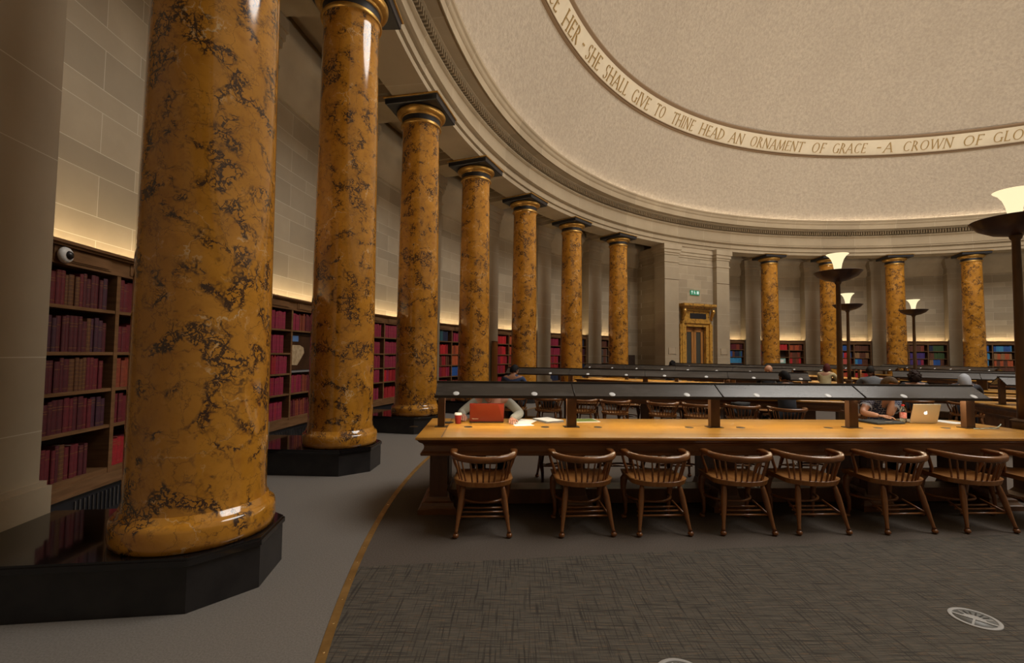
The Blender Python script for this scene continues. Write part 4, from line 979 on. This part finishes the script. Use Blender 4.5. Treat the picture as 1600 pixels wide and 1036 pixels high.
# round floor grilles in the woven aisle
for i, (r, d, lab) in enumerate([(12.84, 4.86, 'round white rimmed floor grille in the woven carpet, lower right'), (14.83, 5.15, 'round white rimmed floor grille cut off by the photo bottom edge')]):
    t = thing('floor_grille', lab, 'grille', frame(r, d, .0, 0, R_(-62)), 'round floor grilles')
    bm = bmesh.new(); lathe(bm, [(.120, 0), (.120, .004), (.116, .0055), (.101, .0055), (.098, .003), (.098, 0)], 48)
    box(bm, 0, .012, .0036, .198, .016, .004); box(bm, 0, .060, .0036, .010, .084, .0038)
    prism(bm, [(.052*cos(pi+pi*k/12), .006+.040*sin(pi+pi*k/12)) for k in range(13)], .0017, .0054)
    obj('rim', bm, M['floorwhite'], t)
    bm = bmesh.new(); lathe(bm, [(0, .0022), (.099, .0022), (.099, 0)], 40); obj('grating', bm, M['floorgrille'], t)
    for k in range(7):
        a = R_(215+k*18.5); bm = bmesh.new(); box(bm, .068*cos(a), .006+.068*sin(a), .0032, .046, .008, .002, 0, Matrix.Rotation(a, 3, 'Z')); obj('slot', bm, M['dark'] if 0 < k < 6 else M['floorwhite'], t)
# wooden enquiry stand with a sloping screen by the fourth column
t = thing('kiosk_stand', 'tall plain wooden panel stand against the pilaster behind the fourth column', 'stand', frame(18.775, -40, .3235, -.06))
bm = bmesh.new(); lbox(bm, -.05, .05, -.10, .10, 0, 1.62); obj('stand_body', bm, M['door_wood'], t)
bm = bmesh.new(); lbox(bm, -.06, .055, -.115, .115, 1.62, 1.645); obj('top_cap', bm, M['oak'], t)
for i, (dd, lab) in enumerate([(-44.35, 'thin white upright banner edge beside the fifth column'), (-54.2, 'thin white upright banner edge beside the sixth column'), (-63.4, 'thin white upright banner edge beside the seventh column')]):
    t = thing('banner', lab, 'banner', frame(18.9, dd-.1, 0), 'thin white upright banners'); bm = bmesh.new(); lbox(bm, -.01, .01, -.045, .045, .02, 1.62); obj('banner_panel', bm, M['white'], t)
    bm = bmesh.new(); lbox(bm, -.12, .08, -.07, .07, 0, .03); obj('banner_foot', bm, M['dark'], t)
# ---------------------------------------------------------------- people
def skin_mesh(nodes, edges, sub=2, root=0):
    me = bpy.data.meshes.new('tmp'); me.from_pydata([n[0] for n in nodes], edges, [])
    o = bpy.data.objects.new('tmp', me); C.objects.link(o)
    md = o.modifiers.new('skin', 'SKIN'); md.use_smooth_shade = True; md.branch_smoothing = .6
    sv = me.skin_vertices[0].data
    for i, n in enumerate(nodes):
        r = n[1]; sv[i].radius = r if isinstance(r, tuple) else (r, r); sv[i].use_root = (i == root)
    s = o.modifiers.new('sub', 'SUBSURF'); s.levels = sub; s.render_levels = sub
    bpy.context.view_layer.update()
    dg = bpy.context.evaluated_depsgraph_get()
    res = bpy.data.meshes.new_from_object(o.evaluated_get(dg)); bpy.data.objects.remove(o); bpy.data.meshes.remove(me)
    return res
def chainm(pts, rad):
    return skin_mesh([(p, r) for p, r in zip(pts, rad)], [(i, i+1) for i in range(len(pts)-1)], 2)
SKINS = {}
def skinmat(c):
    if c not in SKINS:
        m = noisy('skin', tuple(x*.9 for x in c), c, (20, 20, 20), .5); SKINS[c] = m
    return SKINS[c]
EYE = plain('eye', (.03, .02, .015), .2); LIP = plain('lips', (.30, .10, .08), .5)
def hand_parts(bm, w, dirv, palm, side, curl=.5, s=1.0):
    """palm block and five fingers from wrist w along dirv; palm = palm facing normal; side = thumb side"""
    d = Vector(dirv).normalized(); n = Vector(palm).normalized(); sd = d.cross(n).normalized()*side
    w = Vector(w)
    pieces = [chainm([w-d*.02, w+d*.025*s, w+d*.06*s, w+d*.085*s], [(.023*s, .017*s), (.032*s, .016*s), (.038*s, .015*s), (.036*s, .013*s)])]
    for k, (off, L) in enumerate(((.030, .072), (.010, .082), (-.010, .076), (-.029, .060))):
        b = w+d*.075*s+sd*off*s; a = curl*(.8+.15*k); p = [b]; cd = d.copy()
        for q in range(3):
            ca = a*(.55, .9, .6)[q]; cd = (cd*cos(ca)+n*sin(ca)).normalized(); nn = (n-cd*n.dot(cd)).normalized(); p.append(p[-1]+cd*L*s*(.45, .32, .23)[q])
        pieces.append(chainm(p, [.0095*s, .0088*s, .008*s, .0068*s]))
    b = w+d*.022*s+sd*.026*s; td = (d*.75+sd*.7+n*.35).normalized()
    pieces.append(chainm([b, b+td*.035*s, b+(td+d*.3).normalized()*.062*s, b+(td+d*.7).normalized()*.086*s], [.013*s, .0115*s, .010*s, .0075*s]))
    for me in pieces:
        bm.from_mesh(me); bpy.data.meshes.remove(me)
def head_parts(bm, c, yaw, pitch, m_eye=1, m_lip=2):
    rt_ = Matrix.Rotation(yaw, 3, 'Z') @ Matrix.Rotation(pitch, 3, 'X'); c = Vector(c)
    tb = bmesh.new(); bmesh.ops.create_uvsphere(tb, u_segments=28, v_segments=20, radius=1)
    for v in tb.verts:
        x, y, z = v.co
        X, Y, Z = x*.074, y*.094, z*.115
        if z < 0: X *= 1-.30*(-z)**1.5; Y = Y*(1-.22*(-z)**2)+.012*(-z)
        if y > 0:
            Y *= .93
            Y += .020*math.exp(-((x/.17)**2+((z+.16)/.20)**2)) * (1.25 if z < 0 else .8)     # nose
            Y -= .010*math.exp(-(((abs(x)-.42)/.2)**2+((z-.05)/.14)**2))                    # eye sockets
            Y += .006*math.exp(-((x/.5)**2+((z-.28)/.10)**2))                               # brow
            Y += .006*math.exp(-((x/.3)**2+((z+.55)/.08)**2))                               # lips
            Y += .012*math.exp(-((x/.35)**2+((z+.88)/.14)**2))                              # chin
        v.co = rt_ @ Vector((X, Y, Z)) + c
    for f in tb.faces: f.smooth = True
    me = bpy.data.meshes.new('h'); tb.to_mesh(me); tb.free(); bm.from_mesh(me); bpy.data.meshes.remove(me)
    for s in (1, -1):
        sphere(bm, rt_ @ Vector((s*.0745, -.006, -.006))+c, .010, .019, .031, 10, 8, 0, rt_ @ Matrix.Rotation(s*.35, 3, 'Z'))
        sphere(bm, rt_ @ Vector((s*.031, .079, .006))+c, .011, .008, .007, 10, 8, m_eye, rt_)
    sphere(bm, rt_ @ Vector((0, .088, -.064))+c, .021, .007, .007, 10, 6, m_lip, rt_)
    return rt_, c
def hair_part(c, rt_, style, rnd):
    bm = bmesh.new(); bmesh.ops.create_uvsphere(bm, u_segments=30, v_segments=20, radius=1)
    dele = []
    big = {'short': 1.0, 'crop': .97, 'bushy': 1.30, 'long': 1.06, 'bun': 1.02}[style]
    from mathutils import noise
    for v in bm.verts:
        x, y, z = v.co
        n = noise.noise(Vector((x*3.2, y*3.2, z*3.2))+Vector((rnd, 0, 0)))
        k = big*(1.09+(.14 if style == 'bushy' else .035)*n)
        low = {'short': -.30, 'crop': -.22, 'bushy': -.55, 'long': -1.0, 'bun': -.35}[style]
        if (y > .15 and z < .48-.25*(abs(x) > .75)) or z < low - .25*max(0, -y): dele.append(v)
        X, Y, Z = x*.078*k, y*.098*k-.002, z*.117*k
        if style == 'long' and z < -.1: Z -= .07*(-z); X *= 1.05
        v.co = rt_ @ Vector((X, Y, Z)) + c
    bmesh.ops.delete(bm, geom=dele, context='VERTS')
    bmesh.ops.solidify(bm, geom=bm.faces[:], thickness=.008)
    if style == 'bushy':
        rg = random.Random(rnd)
        for _ in range(70):
            a = rg.uniform(0, 2*pi); e = rg.uniform(-.3, 1.4); q = Vector((cos(a)*cos(e)*.100, sin(a)*cos(e)*.12-.012, sin(e)*.15))
            if q.y > .05 and q.z < .06: continue
            rr = rg.uniform(.016, .030); sphere(bm, rt_ @ q + c, rr, rr, rr, 8, 6)
    for f in bm.faces: f.smooth = True
    return bm
def person(label, Mx, skin=(.42, .22, .14), top=(.05, .05, .06), topmat=None, legs=(.015, .017, .024), hair=(.015, .010, .008), style='short', sleeve='long', lean=.10, head=None, yaw=0, pitch=-.25, armL=None, armR=None, rnd=1, headphones=False, hood=None, scale=1.0, group=None):
    """sits at the origin facing +y; armX = (elbow, wrist, finger direction, palm normal)"""
    t = thing('person', label, 'person', Mx, group)
    ly = lean
    lf = max(0, min(.075, (head[2] if head else 1.2)-1.13))
    pel = Vector((0, .02, .585)); ab = Vector((0, .00+ly*.25, .68+lf*.3)); chst = Vector((0, .02+ly*.7, .86+lf*.8)); sh = Vector((0, .02+ly*1.1, .985+lf)); nk = Vector((0, .035+ly*1.3, 1.055+lf))
    hd = Vector(head) if head else Vector((0, nk.y+.075, nk.z+.135))
    armL = armL or ((.25, ly+.20, .845), (.15, ly+.42, .825), (-.3, 1, 0), (0, 0, -1)); armR = armR or ((-.25, ly+.20, .845), (-.15, ly+.42, .825), (.3, 1, 0), (0, 0, -1))
    def torso(e=0.0):
        return [(pel, (.136+e, .098+e)), (ab, (.140+e, .105+e)), (chst, (.155+e, .112+e)), (sh, (.125+e, .085+e))]
    def arm(a, s, e, upto=None, base=0):
        shd = Vector((s*.182, sh.y-.005, sh.z+.0)); el = Vector(a[0]); wr = Vector(a[1])
        if upto == 'short':
            mid = shd.lerp(el, .62); return [(shd, (.060+e, .060+e)), (shd.lerp(el, .3), (.054+e, .054+e)), (mid, (.053+e, .053+e))]
        return [(shd, (.058+e, .058+e)), (shd.lerp(el, .5), (.046+e, .046+e)), (el, (.040+e, .040+e)), (el.lerp(wr, .4), (.040+e, .038+e)), (wr, (.026+e, .022+e))]
    def legn(s, e):
        hip = Vector((s*.09, .05, .568)); kn = Vector((s*.125, .39, .500)); an = Vector((s*.12, .30, .09)); 
        return [(hip, (.084+e, .080+e)), (hip.lerp(kn, .5), (.074+e, .068+e)), (kn, (.056+e, .054+e)), (kn.lerp(an, .35), (.056+e, .056+e)), (an, (.038+e, .038+e))]
    # body: one continuous skin
    nodes = torso(); edges = [(0, 1), (1, 2), (2, 3)]
    nodes += [(nk, (.056, .056)), (nk.lerp(hd, .55), (.056, .058))]; edges += [(3, 4), (4, 5)]
    for a, s in ((armL, 1), (armR, -1)):
        b = len(nodes); nodes += arm(a, s, 0); edges += [(3, b)] + [(b+i, b+i+1) for i in range(4)]
    for s in (1, -1):
        b = len(nodes); nodes += legn(s, 0); nodes += [(Vector((s*.125, .36, .045)), (.036, .030)), (Vector((s*.13, .44, .035)), (.034, .022))]; edges += [(0, b)] + [(b+i, b+i+1) for i in range(6)]
    me = skin_mesh(nodes, edges, 2)
    bm = bmesh.new(); bm.from_mesh(me); bpy.data.meshes.remove(me)
    rt_, hc = head_parts(bm, hd, yaw, pitch)
    for a, s in ((armL, 1), (armR, -1)): hand_parts(bm, a[1], a[2], a[3], -s, .5)
    for f in bm.faces: f.smooth = True
    obj('body', bm, [skinmat(skin), EYE, LIP], t, fix=False)
    # clothes over the body
    e = .014
    tn = torso(e); tn[3] = (sh+Vector((0, 0, .012)), (.125+e, .085+e)); te = [(0, 1), (1, 2), (2, 3)]
    tn.append((nk+Vector((0, -.006, -.004)), (.068, .066))); te.append((3, 4))
    for a, s in ((armL, 1), (armR, -1)):
        b = len(tn); q = arm(a, s, e*.9, 'short' if sleeve == 'short' else None); tn += q; te += [(3, b)] + [(b+i, b+i+1) for i in range(len(q)-1)]
    me = skin_mesh(tn, te, 2); me.materials.append(topmat or noisy('cloth_top', tuple(x*.85 for x in top), top, (40, 40, 40), .85)); 
    for p in me.polygons: p.use_smooth = True
    obj('shirt' if sleeve == 'short' else 'jacket', me, None, t)
    if sleeve == 'short' and topmat is not None:
        for a, s in ((armL, 1), (armR, -1)):
            shd = Vector((s*.175, sh.y-.005, sh.z)); el = Vector(a[0]); b1 = bmesh.new(); tube(b1, [shd.lerp(el, .60), shd.lerp(el, .70)], [.067, .068], 14, cap=False); obj('cuff', b1, plain('cuff', (.22, .21, .22), .8), t)
    tn = [(pel, (.146, .108))]; te = []
    for s in (1, -1):
        b = len(tn); q = legn(s, .012); tn += q; te += [(0, b)] + [(b+i, b+i+1) for i in range(4)]
    me = skin_mesh(tn, te, 2); me.materials.append(noisy('cloth_legs', tuple(x*.8 for x in legs), legs, (40, 40, 40), .9)); obj('trousers', me, None, t)
    for s in (1, -1):
        b1 = bmesh.new(); sphere(b1, (s*.127, .365, .045), .048, .125, .045, 14, 10)
        for v in b1.verts: v.co.z = max(v.co.z, .004)
        obj('shoe', b1, M['dark'], t)
    if style != 'bald': obj('hair', hair_part(hc, rt_, style, rnd), noisy('hair', tuple(x*.6 for x in hair), hair, (60, 60, 60), .7, spec=.15), t)
    else:
        pass
    if headphones:
        b1 = bmesh.new(); tube(b1, [rt_ @ Vector((.095*cos(pi*i/12), -.01, .135*sin(pi*i/12)))+hc for i in range(13)], .010, 8)
        for s in (1, -1): sphere(b1, rt_ @ Vector((s*.092, -.005, -.005))+hc, .018, .034, .038, 12, 8, 0, rt_)
        obj('headphones', b1, M['white'], t)
    if hood:
        b1 = hair_part(hc, rt_, 'long', rnd+3)
        for v in b1.verts: v.co = hc+(v.co-hc)*1.12
        obj('hood', b1, hood, t)
    return t
def knit(name, c1, c2, scale):
    m, nt, b = newmat(name)
    tc = nt.nodes.new('ShaderNodeTexCoord'); n = N(nt, 'ShaderNodeTexWave', Scale=scale, Distortion=3.0, Detail=2.0); nt.links.new(tc.outputs['Object'], n.inputs['Vector'])
    nt.links.new(mix(nt, n.outputs[0], c1, c2), b.inputs['Base Color']); b.inputs['Roughness'].default_value = .95
    return m
def checked():
    m, nt, b = newmat('checked_cotton')
    tc = nt.nodes.new('ShaderNodeTexCoord'); sx = nt.nodes.new('ShaderNodeSeparateXYZ'); nt.links.new(tc.outputs['Object'], sx.inputs[0])
    def line(o, f, w_): return math_(nt, 'LESS_THAN', math_(nt, 'FRACT', math_(nt, 'MULTIPLY', o, f)), w_)
    dx = math_(nt, 'ADD', sx.outputs[0], math_(nt, 'MULTIPLY', sx.outputs[1], .6))
    g = math_(nt, 'MAXIMUM', line(dx, 42, .22), line(sx.outputs[2], 42, .22))
    wn = N(nt, 'ShaderNodeTexNoise', Scale=70.0); nt.links.new(tc.outputs['Object'], wn.inputs['Vector'])
    g = math_(nt, 'MULTIPLY', g, ramp(nt, wn.outputs[0], .40, .58))
    nt.links.new(mix(nt, g, (.010, .017, .065), (.40, .40, .46)), b.inputs['Base Color']); b.inputs['Roughness'].default_value = .9
    return m
def seat(r, lat, d, toward, rot=0): return frame(r, d, 0, lat) @ Matrix.Rotation((pi if toward < 0 else 0)+R_(rot), 4, 'Z')
person('person in grey knitted hooded top bent behind the red laptop', seat(15.50, -.86, -5, 1), skin=(.40, .19, .13), topmat=knit('grey_knit', (.16, .155, .135), (.34, .33, .29), 60), hair=(.012, .009, .008), lean=.16, head=(.04, .30, 1.085), pitch=-.45,
       armL=((.36, .30, .850), (.325, .40, .828), (-.1, 1, 0), (0, 0, -1)), armR=((-.33, .34, .850), (-.215, .60, .828), (.0, 1, -.05), (0, 0, -1)), rnd=2)
person('person in blue checked shirt behind the gold laptop, head on hand', seat(10.55, -.88, -5, 1), skin=(.46, .23, .14), topmat=checked(), sleeve='short', hair=(.16, .11, .065), lean=.10, head=(.0, .20, 1.185), pitch=-.35,
       armL=((.43, .28, .865), (.345, .44, .850), (-1, .6, 0), (0, 0, -1)), armR=((.125, .33, .850), (.06, .31, 1.05), (.15, -.3, 1), (.3, -1, 0)), rnd=5)
person('person in blue jacket seen from behind at the second table, looking at a black laptop', seat(15.70, .92, -25, -1), skin=(.34, .17, .10), top=(.030, .055, .13), hair=(.010, .009, .010), lean=.05, head=(0, .15, 1.20), yaw=-.5, rnd=7, armR=((-.24, .2, .845), (-.04, .36, .828), (.3, 1, 0), (0, 0, -1)), armL=((.27, .2, .845), (.2, .43, .828), (-.3, 1, 0), (0, 0, -1)))
person('dark haired person in navy seen from behind near the inner end of second table', seat(10.78, .92, -25, -1), skin=(.30, .15, .09), top=(.018, .022, .034), hair=(.010, .009, .010), lean=.10, head=(0, .19, 1.175), yaw=.55, rnd=9)
person('bald headed person in dark clothes at the third table', seat(10.64, .95, -45, -1), skin=(.52, .26, .15), top=(.020, .020, .026), hair=(.20, .10, .05), style='bald', lean=.06, head=(0, .16, 1.215), yaw=-.9, rnd=11)
person('person wearing white headphones over dark hair at the fourth table', seat(15.36, .95, -65, -1), skin=(.42, .22, .14), top=(.05, .05, .06), hair=(.012, .010, .010), style='bushy', lean=.06, head=(0, .14, 1.19), headphones=True, rnd=13)
person('person in pale yellow top with reddish hair behind the tall lamp pole', seat(9.95, .95, -65, -1), skin=(.48, .27, .18), top=(.55, .46, .26), hair=(.09, .018, .016), style='long', lean=.06, head=(0, .14, 1.225), yaw=.4, rnd=15)
GREY = (.14, .15, .165)
person('man in grey short sleeved shirt seen from behind, leaning to a dark laptop', seat(8.62, .95, -45, -1), skin=(.44, .22, .14), top=GREY, sleeve='short', hair=(.02, .015, .012), lean=.10, head=(-.03, .19, 1.235), yaw=-.3, rnd=17, armL=((.31, .12, .87), (.24, .38, .845), (-.3, 1, 0), (0, 0, -1)), armR=((-.31, .18, .86), (-.20, .44, .84), (.3, 1, 0), (0, 0, -1)))
person('person with bushy dark curly hair seen from behind beside the inner table', seat(7.92, .95, -45, -1), skin=(.36, .19, .12), top=(.03, .03, .035), hair=(.030, .016, .012), style='bushy', lean=.08, head=(0, .16, 1.13), rnd=19)
person('person in pale grey hood bent low at the inner table', seat(7.15, .95, -45, -1), skin=(.40, .22, .15), top=(.03, .03, .04), hair=(.02, .02, .02), lean=.16, head=(0, .24, 1.09), pitch=-.5, hood=plain('hood_grey', (.36, .38, .42), .9), rnd=21)
# coats hung on two chairs
def coat(label, r, lat, d, col, rot=0, group=None):
    t = thing('jacket', label, 'jacket', frame(r, d, .0, lat) @ Matrix.Rotation(R_(rot), 4, 'Z'), group)
    bm = bmesh.new(); rg = random.Random(int(r*100))
    n, mrow = 18, 9; rows = []
    for j in range(mrow+1):
        z = .715-.235*j/mrow; row = []
        for i in range(n):
            a = 2*pi*i/n; k = 1+.10*sin(3*a+j*.7)+.05*rg.uniform(-1, 1)
            row.append(bm.verts.new((.150*cos(a)*k, .085*sin(a)*k, z+.012*rg.uniform(-1, 1))))
        rows.append(row)
    for A, B in zip(rows, rows[1:]):
        for i in range(n):
            f = bm.faces.new((A[i], A[(i+1) % n], B[(i+1) % n], B[i])); f.smooth = True
    bm.faces.new(rows[0][::-1]); bm.faces.new(rows[-1]); obj('coat_body', bm, noisy('coat_cloth', tuple(c*.7 for c in col), col, (25, 25, 25), .8), t)
    for s in (1, -1):
        bm = bmesh.new(); tube(bm, [(s*.10, -.02, .69), (s*.13, .04, .62), (s*.11, .07, .54), (s*.08, .06, .51)], [.035, .042, .04, .03], 10); obj('coat_sleeve', bm, M['dark'] if sum(col) < .05 else noisy('coat_cloth_2', tuple(c*.7 for c in col), col, (25, 25, 25), .8), t)
coat('dark coat heaped on a chair at the second table, right of the blue jacket', 15.0, .72, -25, (.022, .023, .026))
coat('dark grey coat over a chair at the second table, left of the navy person', 11.48, .72, -25, (.030, .032, .036))
coat('brown black coat hung on the chair behind the gold laptop', 9.15, -.30, -26, (.030, .018, .016), 70)
# ---------------------------------------------------------------- lamps' light and added uplights
def light(kind, name, loc, power, col, size=.3, rot=None, sy=None):
    l = bpy.data.lights.new(name, kind); l.energy = power; l.color = col
    if kind == 'AREA':
        l.shape = 'DISK' if sy is None else 'RECTANGLE'; l.size = size
        if sy: l.size_y = sy
    else: l.shadow_soft_size = size
    o = bpy.data.objects.new(name, l); C.objects.link(o)
    if isinstance(loc, Matrix): o.matrix_basis = loc
    else: o.location = loc
    if rot is not None: o.rotation_euler = rot
    return o
# tall lamps' uplights, plus bare ones added for the dome where lamps are assumed
for i, d in enumerate((-5, -25, -65, -85, -105, -125, -165, -205, -245, -285, -320)):
    light('AREA', 'dome_uplight', P(9.70 if i else 9.62, d, 3.455), 180, (1, .86, .68), .33, rot=(pi, 0, 0))
# reading tubes under the canopies throw light down on the table tops
for d in (-5, -25, -45, -65, -85):
    for x in (2.35, .9, -.63, -2.06):
        light('AREA', 'reading_light', frame(13.0+x, d, 1.10), 6.2, (1, .84, .58), 1.3, sy=.10)
# ---------------------------------------------------------------- camera
cam = bpy.data.cameras.new('camera'); co = bpy.data.objects.new('camera', cam); C.objects.link(co)
cam.sensor_width = 36; cam.lens = 36*723.6176/1600; cam.clip_end = 200; cam.clip_start = .05
pt_, rl = .0485, .0104
f_ = Vector((0, cos(pt_), sin(pt_))); u_ = Vector((0, -sin(pt_), cos(pt_))); x_ = Vector((1, 0, 0))
xr = x_*cos(rl)+u_*sin(rl); ur = u_*cos(rl)-x_*sin(rl)
co.matrix_basis = Matrix(((xr.x, ur.x, -f_.x, 0), (xr.y, ur.y, -f_.y, 0), (xr.z, ur.z, -f_.z, CAM_H), (0, 0, 0, 1)))
SC.camera = co
w = bpy.data.worlds.new('world'); SC.world = w; w.use_nodes = True
w.node_tree.nodes['Background'].inputs[0].default_value = (.9, .8, .65, 1); w.node_tree.nodes['Background'].inputs[1].default_value = .05
SC.view_settings.view_transform = 'Standard'; SC.view_settings.look = 'None'; SC.view_settings.gamma = 1.0; SC.view_settings.exposure = EXPO
SC.cycles.use_denoising = True
SC.cycles.max_bounces = 8; SC.cycles.diffuse_bounces = 4; SC.cycles.glossy_bounces = 4; SC.cycles.sample_clamp_indirect = 6.0
SC.cycles.caustics_reflective = False; SC.cycles.caustics_refractive = False
